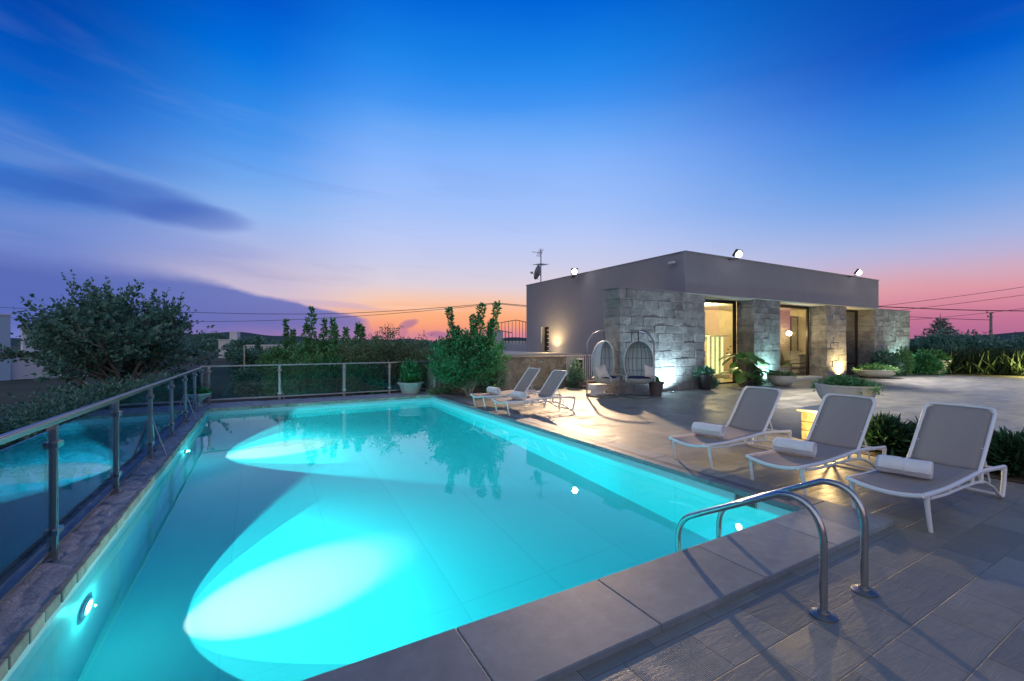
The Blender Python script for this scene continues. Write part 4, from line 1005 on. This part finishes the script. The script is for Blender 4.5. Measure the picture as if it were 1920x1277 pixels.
mb = MB(); mb.lathe([(.058, -.045), (.05, -.07), (.0001, -.085)], axis='x', seg=20); mb.build('lens', emis('pedestal_glow', (1, .85, .55), 60), t_)
lamp('POINT', 'pedestal_lamp_light', (-.17, -.05, 0), 95, (1, .66, .24), .07, parent=t_)

bowl('flower_bowl', 'shallow bowl planter with reddish green leaves in front of the first stone pier', (17.85, 9.9, TZ), .5, .42, 'olive', 1800, .09, ph=.16, seed=6)
bowl('flower_bowl', 'shallow bowl with small yellow flowers right of the warm lit pier', (25.9, 9.95, TZ), .85, .4, 'mid', 2200, .12, ph=.3, flowers=420, seed=7)
bowl('clay_pot', 'dark clay pot with a small cactus right of the egg chairs', (10.98, 10.0, TZ), .24, .46, 'mid', 160, .12, 'terracotta', 'pot', ph=.1, spiky=1.5, seed=8, wide=.35)
bowl('clay_pot', 'dark clay pot with thin leaves at the right end of the stone screen wall', (14.0, 10.45, TZ), .26, .55, 'dark', 260, .2, 'black', 'pot', ph=.2, spiky=1.5, seed=9)
bowl('white_planter', 'white round planter with upright plants past the right end wall', (32.6, 9.9, TZ), .8, .75, 'mid', 900, .22, 'white_wall', 'pot', ph=.7, spiky=1, seed=10)
bowl('urn_planter', 'pale stone urn with a green plant at the far left corner of the pool coping', (-1.44, 14.0, 0), .27, .36, 'lush', 600, .08, 'teal_pot', 'urn', ph=.13, seed=11)
bowl('blue_planter', 'pale blue rounded planter with tall green plant behind the far glass railing', (4.25, 14.25, -.0), .40, .38, 'lush', 1500, .12, 'teal_pot', 'pot', ph=.75, spiky=.6, seed=12, wide=.8)
bush('dark_shrub', 'low dark shrub in the first doorway bed', (14.95, 10.95, TZ), .75, .45, .38, 'dark', 1400, .12, 31)
bush('dark_shrub', 'clipped dark shrub under the broad leaved plant by the first pier', (17.0, 10.6, TZ), .6, .45, .65, 'dark', 1800, .11, 32)
# broad-leaved plant
t_ = empty('broad_leaf_plant', (16.45, 10.55, TZ), 0, 'plant with big round glossy leaves beside the first lit doorway', 'plant')
mb = MB(); rnd = random.Random(5); V = []; F = []
for i in range(44):
    a = rnd.uniform(0, 6.28); rr = rnd.uniform(.15, .9); hh = rnd.uniform(.4, 1.45)-.2*rr
    tip = Vector((rr*math.cos(a)*1.1, rr*math.sin(a)*.6, hh)); mb.tube([(0, 0, 0), (tip.x*.35, tip.y*.35, hh*.7), tip], [.02, .015, .01], 5, cap=False)
    d = Vector((math.cos(a), math.sin(a)*.6, rnd.uniform(-.5, .2))).normalized(); s_ = d.cross(Vector((0, 0, 1))).normalized(); up = s_.cross(d); sz = rnd.uniform(.34, .5); b0 = len(V)
    n_ = 9
    for j in range(n_):
        q = j/(n_-1); wd = math.sin(math.pi*min(1, q*.93+.04))**.6*.36*sz; c_ = tip+d*sz*q-up*(.25*sz*q*q)
        for k_ in (-1, 0, 1): V.append(c_+s_*wd*k_*1.25+up*(.06*sz*abs(k_)))
    for j in range(n_-1):
        for k_ in range(2): F.append((b0+j*3+k_, b0+(j+1)*3+k_, b0+(j+1)*3+k_+1, b0+j*3+k_+1))
mb.build('stem', M['bark'], t_); raw('leaves', V, F, L['broad'], t_, True)
bush('dark_shrub', 'dark loose shrub left of the round shrub by the end wall', (28.2, 10.3, TZ), 1.3, .6, 1.0, 'dark', 2200, .2, 33)
bush('soft_shrub', 'soft grey green shrub between the dark shrub and the round shrub', (29.5, 10.1, TZ), .8, .6, 1.15, 'mid', 2000, .16, 34)
bush('round_shrub', 'dense round dark green shrub in front of the end wall', (31.1, 9.75, TZ), 1.15, .8, 1.0, 'lush', 5200, .13, 35, lumps=16)
bush('spiky_shrub', 'pale spiky plant right of the white planter', (34.0, 9.7, TZ), 1.3, 1.0, 1.0, 'dark', 900, .6, 36, spiky=2, aspect=.12)
# near shrubs behind the loungers
for i, (a, b_, rx, rz_, lb) in enumerate([(8.62, 3.15, .55, .36, 'leafy dark green shrub just right of the stone pedestal'), (8.9, 2.5, .60, .37, 'spreading green shrub between the two nearest lounger backrests'),
                                   (8.75, 1.8, .55, .33, 'shrub behind the nearest lounger backrest'), (9.0, 1.05, .62, .34, 'green shrub at the right picture edge behind the nearest lounger'), (9.4, .3, .6, .36, 'outermost green shrub of the planting bed on the right')]):
    bush('bed_shrub', lb, (a, b_, TZ), rx, .5, rz_, 'bed', 2300, .19, 40+i, group='low shrubs in the bed behind the loungers', spiky=.8, aspect=.19, lumps=14)
mb = MB(); mb.box((8.0, -.6, TZ+.001), (9.9, 3.62, TZ+.012)); tag(mb.build('planting_bed', M['soil']), kind='structure')

def spire_tree(name, label, loc, spires, rx, rz, zc, leaf, nc, ns, lsize, seed=1, group=None, aspect=.5, clumps=14):
    """dense low crown of leafy shoots with upright leafy spires; x offsets run to the right of the picture"""
    r_ = np.random.default_rng(seed); t_ = empty(name, loc, -TH, label, 'tree', group)
    mb = MB(); Ps = []; Ds = []
    for (ox, h_, rad) in spires:
        top = Vector((ox, r_.uniform(-.15, .15), h_)); mid = Vector((ox*.75, top.y*.6, h_*.5))
        mb.tube([(ox*.06, 0, 0), (ox*.4, top.y*.3, h_*.25), mid, top], [.035, .028, .02, .004], 6, cap=False)
        q = r_.uniform(0, 1, ns); z_ = zc*.9+(h_-zc*.9)*q; wd = rad*(1-.75*q**2)*(.75+.45*np.sin(q*17+seed))
        a = r_.uniform(0, 2*np.pi, ns); rr = wd*np.sqrt(r_.uniform(0, 1, ns))
        t1 = z_/h_; xc = ox*(.5+.5*t1); yc = top.y*t1
        Ps.append(np.c_[xc+rr*np.cos(a), yc+rr*np.sin(a), z_]); Ds.append(np.c_[np.cos(a)*.7, np.sin(a)*.7, np.full(ns, .55)])
    # side limbs carrying the low crown, leaves sit along their shoots
    for k_ in range(clumps*4):
        a = r_.uniform(0, 2*np.pi); e_ = r_.uniform(-.55, 1.0); rr = rx*r_.uniform(.45, 1.05)*math.cos(e_*1.1)
        tip = Vector((rr*math.cos(a), rr*math.sin(a)*.8, zc+rz*e_)); root = Vector((r_.uniform(-.1, .1)*rx, 0, max(.1, tip.z*r_.uniform(.2, .6))))
        mb.tube([root, root.lerp(tip, .55)+Vector((0, 0, -.05)), tip], [.02, .012, .004], 5, cap=False)
        m_n = nc//(clumps*4); q = r_.uniform(.35, 1.08, m_n)[:, None]
        A_ = np.array(root); B_v = np.array(tip); base = A_+(B_v-A_)*q+r_.normal(size=(m_n, 3))*(.13*rx)*(1.15-.6*q)
        Ps.append(base); dd = (B_v-A_)/np.linalg.norm(B_v-A_); Ds.append(np.tile(dd*.6+np.array([0, 0, .25]), (m_n, 1)))
    mb.build('trunk', M['bark'], t_, smooth=True)
    P = np.concatenate(Ps); P[:, 2] = np.maximum(P[:, 2], .04); leaf_mesh('crown', P, lsize, L[leaf], t_, dirs=np.concatenate(Ds), aspect=aspect)
    return t_
# bushy tree at the rubble wall and darker shrub
spire_tree('leafy_tree', 'bushy bright green multi-stemmed tree in front of the rubble wall with upright spires', (5.65, 12.75, -.03), [(-.62, 2.78, .17), (-.4, 2.2, .25), (.18, 2.55, .22), (.42, 2.92, .24), (.92, 2.98, .2), (.75, 2.4, .2)], 1.25, .75, 1.15, 'lush', 11000, 620, .105, 5)
bush('dark_shrub', 'dark round shrub between the bushy tree and the distant loungers', (6.75, 13.05, -.03), .55, .5, 1.15, 'dark', 3800, .085, 51, stems=10)
bush('dark_shrub', 'low dark plant by the white picket fence', (10.3, 13.3, -.03), .4, .4, .9, 'dark', 1500, .09, 52)
bush('low_plant', 'low flowering plant at the foot of the rubble wall end', (5.1, 13.6, -.04), .5, .25, .25, 'olive', 900, .06, 53)

# white picket fence, post light, steps
t_ = empty('picket_fence', (10.40, 14.4, TZ), 0, 'white metal picket fence between the rubble wall and the villa', 'fence')
mb = MB(); mb.box((0, 0, 1.16), (2.9, .03, 1.2)); mb.box((0, 0, .1), (2.9, .03, .14)); mb.build('rail', M['white_metal'], t_)
mb = MB()
for i in range(28): mb.box((i*.106, .004, .14), (i*.106+.022, .026, 1.16))
mb.build('pickets', M['white_metal'], t_)
t_ = empty('post_lantern', (10.95, 13.9, TZ), 0, 'dark rectangular post lantern with a white lid in front of the picket fence', 'lantern')
mb = MB(); mb.box((-.1, -.08, .1), (.1, .08, 1.02)); mb.build('body', M['black'], t_); mb = MB(); mb.box((-.14, -.12, 1.021), (.14, .12, 1.07)); mb.build('lid', M['white_metal'], t_)
t_ = empty('garden_steps', (10.5, 12.6, TZ), 0, 'dark low stone steps behind the left egg chair', 'steps')
mb = MB(); mb.box((-.3, .0, 0), (1.1, 1.2, .12)); mb.box((-.3, .35, .121), (1.1, 1.2, .25)); mb.build('treads', M['terracotta'], t_, bevel=.01)

# raised terrace behind with warm lamp on the side wall
mb = MB(); mb.box((9.6, 16.6, -.03), (XB-.01, 26, 1.15)); tag(mb.build('raised_terrace', simple('cream_render', (.62, .55, .45), .9, var=.08, scale=2)), kind='structure')
t_ = empty('wall_uplight', (XB-.42, 18.75, 1.15), 0, 'warm uplight glowing on the left plaster wall above the rubble wall', 'uplight')
mb = MB(); mb.lathe([(.07, 0), (.07, .05), (.055, .055), (.0001, .05)], seg=16); mb.build('housing', M['black'], t_)
lamp('SPOT', 'wall_uplight_lamp', (0, 0, .09), 330, (1, .68, .28), .05, (180, -14, 0), 160, 1, t_)
lamp('POINT', 'wall_uplight_spill', (-.2, 0, .3), 30, (1, .72, .35), .1, None, None, .5, t_)

# spiral stair with railing, white gate pillar, small buildings behind
t_ = empty('outdoor_stair', (17.6, 31.0, -.9), 0, 'pale blue curved outdoor stair with thin railing left of the villa', 'stair')
mb = MB(); mb.lathe([(1.8, 0), (1.8, 2.5), (.0001, 2.5)], seg=28); mb.build('drum', M['white_wall'], t_)
mb = MB(); n_ = 34
hp = []
for i in range(n_):
    a = R(60+i*9.5); zt_ = 4.3-abs(i-20)*.045; p = (1.7*math.cos(a), 1.7*math.sin(a)); mb.tube([(p[0], p[1], 2.5), (p[0], p[1], zt_)], .02, 5); hp.append((p[0], p[1], zt_))
mb.tube(hp, .03, 6); mb.build('railing', M['dark_alu'], t_)
t_ = empty('gate_pillar', (14.7, 28.3, -.9), 0, 'tall white gate pillar right of the bushy tree', 'pillar')
mb = MB(); mb.box((-.55, -.3, 0), (.4, .3, 3.4)); mb.build('shaft', M['white_wall'], t_); mb = MB(); mb.box((-.1, -.32, .6), (.05, -.301, 2.4)); mb.build('slot', M['dark_alu'], t_)
mb = MB(); mb.box((15.1, 28.4, -.9), (24, 28.8, 1.6)); o = mb.build('boundary_wall', M['white_wall']); tag(o, 'low pale wall running from the gate pillar behind the villa', 'wall')

def wpt(u, d, v=None, z=None):
    r_ = (u-960)/825.8*d; return (r_*ct+d*st, d*ct-r_*st, 1.68-(v-642.06)*d/825.8 if v is not None else z)

# ================================================================== TREES AND BACKGROUND
GZ = -.9
def tree_at(u, d, *a, **k): pass
p = wpt(222, 17, z=GZ)
branch_tree('fruit_tree', 'large dark spreading tree with pale forking limbs left of the pool', p, 5.75, 2.8, 'dark', 36000, .15, 11, .10, 1.2, 3, clear=.08, seed=14, aspect=.62, kids=4, droop=-.15, twig=.45, bark='bark')
# low thicket on the left, under and beside the big tree
for i, (u, d, rx, rz_, lb, lf) in enumerate([(20, 9.5, 1.1, .95, 'dark bush at the left picture edge just beyond the glass railing', 'dark'), (110, 11, 1.3, 1.1, 'second dark bush from the left edge under the spreading tree', 'dark'),
        (200, 13, 1.5, 1.2, 'dark bush below the middle of the spreading tree', 'dark'), (-90, 8, 1.2, 1.2, 'outermost dark bush at the left picture edge', 'dark'), (300, 15, 1.5, 1.3, 'bush under the right limbs of the spreading tree', 'dark'),
        (350, 20, 1.0, 1.2, 'dark green bush beyond the railing corner', 'dark')]):
    p = wpt(u, d, z=GZ); bush('thicket_bush', lb, p, rx, rx*.8, rz_, lf, 3600, .12, 60+i, group='dark bushes beyond the left railing', lumps=13)
# leafy mass in the middle with upright shoots
LG = 'leafy trees beyond the far railing'
for i, (u, d, spi, rx, rz_, zc, lf, lb) in enumerate([
        (590, 18.5, [(-.12, 4.0, .27), (-.3, 3.3, .25), (.42, 3.5, .17), (.8, 3.3, .16)], 1.35, 1.05, 1.5, 'mid', 'tall leafy tree beyond the far railing with the highest spire'),
        (648, 17.8, [(-.5, 3.5, .25), (.05, 3.15, .2), (.5, 3.3, .16)], 1.25, .95, 1.4, 'mid', 'leafy tree with pale green leaves left of the olive row'),
        (535, 20, [(0, 3.6, .11), (.35, 3.1, .13)], 1.3, .9, 1.3, 'mid', 'leafy tree with a thin leaning shoot left of the tallest one'),
        (692, 19, [(-.3, 3.25, .18), (.3, 2.8, .14)], 1.1, .9, 1.4, 'olive', 'leafy tree with a drooping tuft right of the pale green one'),
        (482, 25, [(0, 2.9, .2)], 1.5, .9, 1.3, 'dark', 'darker small tree behind the railing in front of the white house')]):
    spire_tree('leafy_tree', lb, wpt(u, d, z=GZ), spi, rx, rz_, zc, lf, 7600, 420, .15, 70+i, LG)
for i, (u, d, rz_, rx, lf) in enumerate([(470, 17.6, .95, .9, 'dark'), (525, 17.3, 1.15, .85, 'mid'), (575, 16.9, 1.3, .95, 'mid'), (630, 16.6, 1.35, .85, 'lush'), (680, 16.4, 1.2, .75, 'lush'), (712, 17.3, 1.1, .6, 'dark')]):
    p = wpt(u, d, z=-.5); bush('garden_bush', ['dark bush at the left end of the bushes behind the far glass', 'second bush from the left behind the far glass', 'third bush from the left behind the far glass', 'fourth bush from the left behind the far glass', 'fifth bush from the left, pale leaves pressed against the far glass', 'dark bush left of the pale tree trunk behind the glass'][i], p, rx, .7, rz_, lf, 4200, .13, 80+i, group='bushes right behind the far glass railing', lumps=11)
for i, (u, d, h_, lb) in enumerate([(722, 17.5, 2.9, 'olive tree with a pale curved trunk behind the far glass'), (762, 18.5, 3.0, 'olive tree right of the pale curved trunk'), (800, 17.8, 2.7, 'olive tree behind the blue planter'), (838, 19, 2.6, 'olive tree at the left end of the rubble wall')]):
    p = wpt(u, d, z=-.3 if d < 17.6 else -.7); branch_tree('olive_tree', lb, p, h_, 1.0, 'olive', 6500, .13, 2, .07, 1.2, 3, clear=.33, seed=90+i, kids=5, aspect=.25, twig=1.0, group='olive trees beyond the far railing')
# pale straight stake
p = wpt(458, 20, z=GZ); t_ = empty('garden_stake', p, 0, 'thin pale wooden stake beyond the far railing', 'stake'); mb = MB(); mb.tube([(0, 0, 0), (0, 0, 2.45)], .03, 8); mb.build('pole', M['cream'], t_)
# farther mixed hedge row that closes the middle distance
for i in range(22):
    u = 486+i*26+rng.uniform(-8, 8); d = 34+rng.uniform(-5, 12)
    if 905 < u < 1010: d = 38
    p = wpt(u, d, z=GZ); rr = rng.uniform(1.6, 2.6)
    bush('hedge_tree', 'dark rounded tree in the hedge row across the field behind the pool', p, rr, rr*.8, rng.uniform(1.25, 1.75), ['dark', 'mid', 'dark', 'olive'][i % 4], 1500, .3, 120+i, cat='tree', group='rounded trees of the far hedge row', stems=5)
# far dark trees
for i, (u, d, hh, rr, lb) in enumerate([(398, 130, 4.2, 5.5, 'small dark tree silhouetted on the hill crest left of the white house'), (475, 62, 3.6, 4.3, 'broad dark flat-topped tree right of the small white house'), (520, 60, 2.6, 3, 'low dark tree right of the flat-topped one'), (452, 64, 3.0, 2.6, 'dark tree partly covering the small white house'), (340, 80, 2.0, 4, 'dark tree clump at the foot of the hill'), (860, 60, 2.4, 5, 'far dark tree clump below the orange glow'), (740, 62, 2.0, 6, 'far low dark tree clump behind the olive trees'), (620, 66, 2.2, 6, 'far low dark tree clump behind the leafy trees')]):
    p = wpt(u, d, z=GZ if d < 100 else 6.0 if i else 2.5)
    if i == 0: p = (p[0], p[1], 1.2)
    bush('distant_tree', lb, p, rr, rr*.8, hh*.72, 'dark', 2600, .5, 160+i, cat='tree', stems=6)
for i in range(30):
    u = 385+i*20; d = 150+rng.uniform(-25, 60); p = wpt(u, d, z=GZ); rr = rng.uniform(4, 8)
    bush('field_tree', 'tiny dark tree on the horizon plain', p, rr, rr, rng.uniform(2.1, 3.0), 'dark', 500, 1.1, 200+i, cat='tree', group='tiny dark trees on the horizon plain', stems=3)

# small white houses
def house_small(loc, w_, d_, h_, label, mt='white_wall', dome=0, rz=0, door=1):
    t_ = empty('white_house', loc, rz, label, 'house')
    mb = MB(); mb.box((-w_/2, -d_/2, 0), (w_/2, d_/2, h_)); mb.build('wall', M[mt], t_)
    mb = MB(); mb.box((-w_/2-.1, -d_/2-.1, h_+.002), (w_/2+.1, d_/2+.1, h_+.18)); mb.build('roof', M['white_wall'], t_)
    if dome:
        mb = MB(); mb.box((-w_*.1, -d_*.2, h_+.181), (w_*.25, d_*.3, h_+dome)); mb.build('roof_turret', M['white_wall'], t_)
    if door:
        mb = MB(); mb.box((-.3*w_, -d_/2-.03, .02), (-.3*w_+.9, -d_/2-.005, 2.0)); mb.build('door', M['dark_alu'], t_)
        mb = MB(); mb.box((.15*w_, -d_/2-.03, 1.0), (.15*w_+.9, -d_/2-.005, 1.9)); mb.build('window', M['dark_alu'], t_)
    return t_
p = wpt(437, 75, z=-1.0); house_small(p, 3.2, 4, 3.0, 'small white house with a roof turret far beyond the railing', dome=1.5, rz=-.2, door=0)
p = wpt(510, 58, z=GZ); house_small(p, 5, 3, 2.1, 'low white house half hidden by leafy trees', door=1, rz=-.3)
p = wpt(60, 33, z=GZ); house_small(p, 11, 5, 1.8, 'long low white building glowing pale behind the spreading tree', rz=.6)
p = wpt(2, 30, z=GZ); t_ = empty('white_tower', p, .5, 'pale blue wall corner standing tall at the left picture edge', 'wall'); mb = MB(); mb.box((-.6, -.5, 0), (.35, .5, 4.4)); mb.build('shaft', simple('pale_blue_render', (.35, .48, .62), .9), t_); mb = MB(); mb.box((-.65, -.55, 4.401), (.4, .55, 4.5)); mb.build('cap', M['white_wall'], t_)
p = wpt(51, 33, z=GZ); t_ = empty('white_tower', p, .5, 'white square chimney tower behind the left limbs of the spreading tree', 'tower'); mb = MB(); mb.box((-.28, -.3, 0), (.28, .3, 3.6)); mb.build('shaft', M['white_wall'], t_); mb = MB(); mb.box((-.33, -.35, 3.601), (.33, .35, 3.7)); mb.build('cap', M['white_wall'], t_)
p = wpt(965, 70, z=GZ); house_small(p, 9, 4, 2.6, 'low pale outbuilding seen between the gate pillar and the stair', rz=-.4)

# right side: grass verge, dark trees, spruce, pole
def grassline(pts, n, h_, wid, seed):
    r_ = np.random.default_rng(seed); pts = np.array(pts, float); seg = r_.integers(0, len(pts)-1, n); q = r_.random(n)[:, None]
    P = pts[seg]*(1-q)+pts[seg+1]*q; P = P+np.c_[r_.normal(size=n)*0, r_.normal(size=n)*0]
    P = P+np.c_[r_.uniform(0, wid, n), r_.uniform(-.3, .3, n)]
    return np.c_[P, np.full(n, -.06)]
P = grassline([(31.6, 13.5), (32.6, 10.4), (34.3, 6.6), (36.0, 2), (37.5, -4), (39, -12)], 26000, 1, 3.2, 5)
n_ = len(P); dirs = np.c_[rng.normal(size=n_)*.35, rng.normal(size=n_)*.35, np.full(n_, 1.6)]
o = leaf_mesh('grass_verge', P, 1.15, L['grass'], None, dirs=dirs, aspect=.035, sizevar=.4); tag(o, 'tall dark green grass along the far right edge of the terrace', 'grass', kind='stuff')
RT = []
for i in range(22):
    q = i/21; X_ = 38+q*9+rng.uniform(-1, 2.0); Y_ = 16-q*44; RT.append((X_, Y_))
for i, (X_, Y_) in enumerate(RT):
    big = rng.uniform(.75, 1.15)
    bush('boundary_tree', 'dark bushy tree in the boundary row beyond the grass on the right', (X_, Y_, -.1), 2.6, 2.2, 1.9*big*(1+.012*i), 'dark', 4200, .26, 300+i, cat='tree', group='dark bushy trees of the right boundary row', stems=7, lumps=14)
for i in range(9):
    X_, Y_ = 52+rng.uniform(-3, 6)+i*.8, 22-i*7
    bush('boundary_tree', 'taller dark tree behind the boundary row on the right', (X_, Y_, -.1), 3.6, 3, 2.1*(1+.03*i), 'dark', 3000, .36, 340+i, cat='tree', group='taller dark trees behind the right boundary row', stems=7, lumps=14)
# tall trees far behind the camera side: what the villa glass mirrors
for i in range(10):
    X_, Y_ = 30+i*5, -32+rng.uniform(-4, 4)
    bush('boundary_tree', 'dark tree on the road side of the terrace', (X_, Y_, -.5), 3.4, 3, 2.6*rng.uniform(.7, 1.3), 'dark', 1400, .5, 360+i, cat='tree', group='dark trees on the road side', stems=5)
p = wpt(1763, 50, z=-.1)
t_ = empty('spruce', p, 0, 'small spruce with a bare pointed top against the pink sky', 'tree')
mb = MB(); mb.tube([(0, 0, 0), (0, 0, 4.4), (0, 0, 5.1)], [.12, .04, .015], 8); Pn = []; Dn = []; rnd = random.Random(8)
for i in range(46):
    zz = 1.0+3.5*i/46; a = i*2.4; ln = (4.95-zz)*.62*rnd.uniform(.75, 1.1); d = Vector((math.cos(a), math.sin(a), .28)).normalized()
    mb.tube([(0, 0, zz), tuple(d*ln*.6+Vector((0, 0, zz-.03))), tuple(d*ln+Vector((0, 0, zz+.1)))], [.03, .02, .008], 4, cap=False)
    for k_ in range(int(60*ln)+8):
        q = rnd.uniform(.1, 1); Pn.append(tuple(d*ln*q+Vector((rnd.gauss(0, .09), rnd.gauss(0, .09), zz-.05+rnd.gauss(0, .05))))); Dn.append((d.x, d.y, rnd.uniform(-.3, .3)))
mb.build('trunk', M['bark'], t_); leaf_mesh('crown', Pn, .24, L['dark'], t_, dirs=np.array(Dn), aspect=.3)
p = wpt(1858, 60, z=-.1)
t_ = empty('utility_pole', p, R(-20), 'dark utility pole with short crossarms above the trees on the right', 'utility pole')
mb = MB(); mb.tube([(0, 0, 0), (0, 0, 5.85)], [.2, .13], 10); mb.build('post', M['bark'], t_)
for zz, l_ in ((5.8, .75), (5.25, .6)):
    mb = MB(); mb.box((-l_, -.06, zz-.06), (l_*.5, .06, zz+.06)); cr_ = mb.build('crossarm', M['bark'], t_)
    mb = MB(); mb.lathe([(.05, 0), (.07, .05), (.04, .12), (.06, .16), (.0001, .2)], c=(-l_+.08, 0, zz+.06), seg=8); mb.build('insulator', M['terracotta'], cr_)
# overhead cables
cm_ = simple('cable', (.06, .05, .05), .7)
def cable(pts, r_, label, grp=None):
    P_ = [Vector(wpt(*q)) for q in pts]; out = []
    for i in range(len(P_)-1):
        a, b_ = P_[i], P_[i+1]; L__ = (b_-a).length
        for k_ in range(12):
            q = k_/12; s_ = a.lerp(b_, q); s_.z -= 4*q*(1-q)*L__*.006; out.append(tuple(s_))
    out.append(tuple(P_[-1])); mb = MB(); mb.tube(out, r_, 5); o_ = mb.build('overhead_cable', cm_); tag(o_, label, 'cable', grp)
cable([(-300, 75, 560), (377, 62, 586), (640, 58, 588), (930, 52, 568), (1100, 52, 580)], .035, 'upper overhead cable crossing the sunset from the spreading tree to the villa')
cable([(-300, 75, 580), (377, 62, 603), (620, 58, 596), (930, 52, 569.5), (1100, 52, 583)], .03, 'lower overhead cable crossing the sunset from the spreading tree to the villa')
cable([(1500, 48, 566), (1700, 48, 577), (1920, 48, 583), (2200, 48, 590)], .05, 'thick dark overhead cable just above the right end wall')
cable([(1500, 60, 590), (1650, 55, 574), (1920, 48, 538), (2200, 44, 500)], .025, 'highest thin cable rising to the right edge of the pink sky')
cable([(1500, 62, 600), (1720, 56, 578), (1920, 50, 553), (2200, 46, 520)], .025, 'second thin cable rising to the right below the highest one')
cable([(1500, 70, 590), (1706, 66, 594), (1857, 60, 600)], .04, 'dark cable running to the lower crossarm of the utility pole')
cable([(1500, 70, 612), (1706, 66, 600), (1857, 60, 586), (1930, 56, 577), (2200, 50, 560)], .025, 'thin cable running up over the top of the utility pole')

# warm garden lamp lighting the verge at the right edge
t_ = empty('garden_lamp', (33.6, 6.0, TZ), 0, 'low garden lamp lighting the grass yellow at the right picture edge', 'garden lamp')
mb = MB(); mb.lathe([(.05, 0), (.05, .3), (.09, .32), (.09, .36), (.0001, .4)], seg=16); mb.build('post', M['black'], t_)
lamp('POINT', 'garden_lamp_light', (-.2, 0, .5), 400, (1, .8, .3), .08, parent=t_)
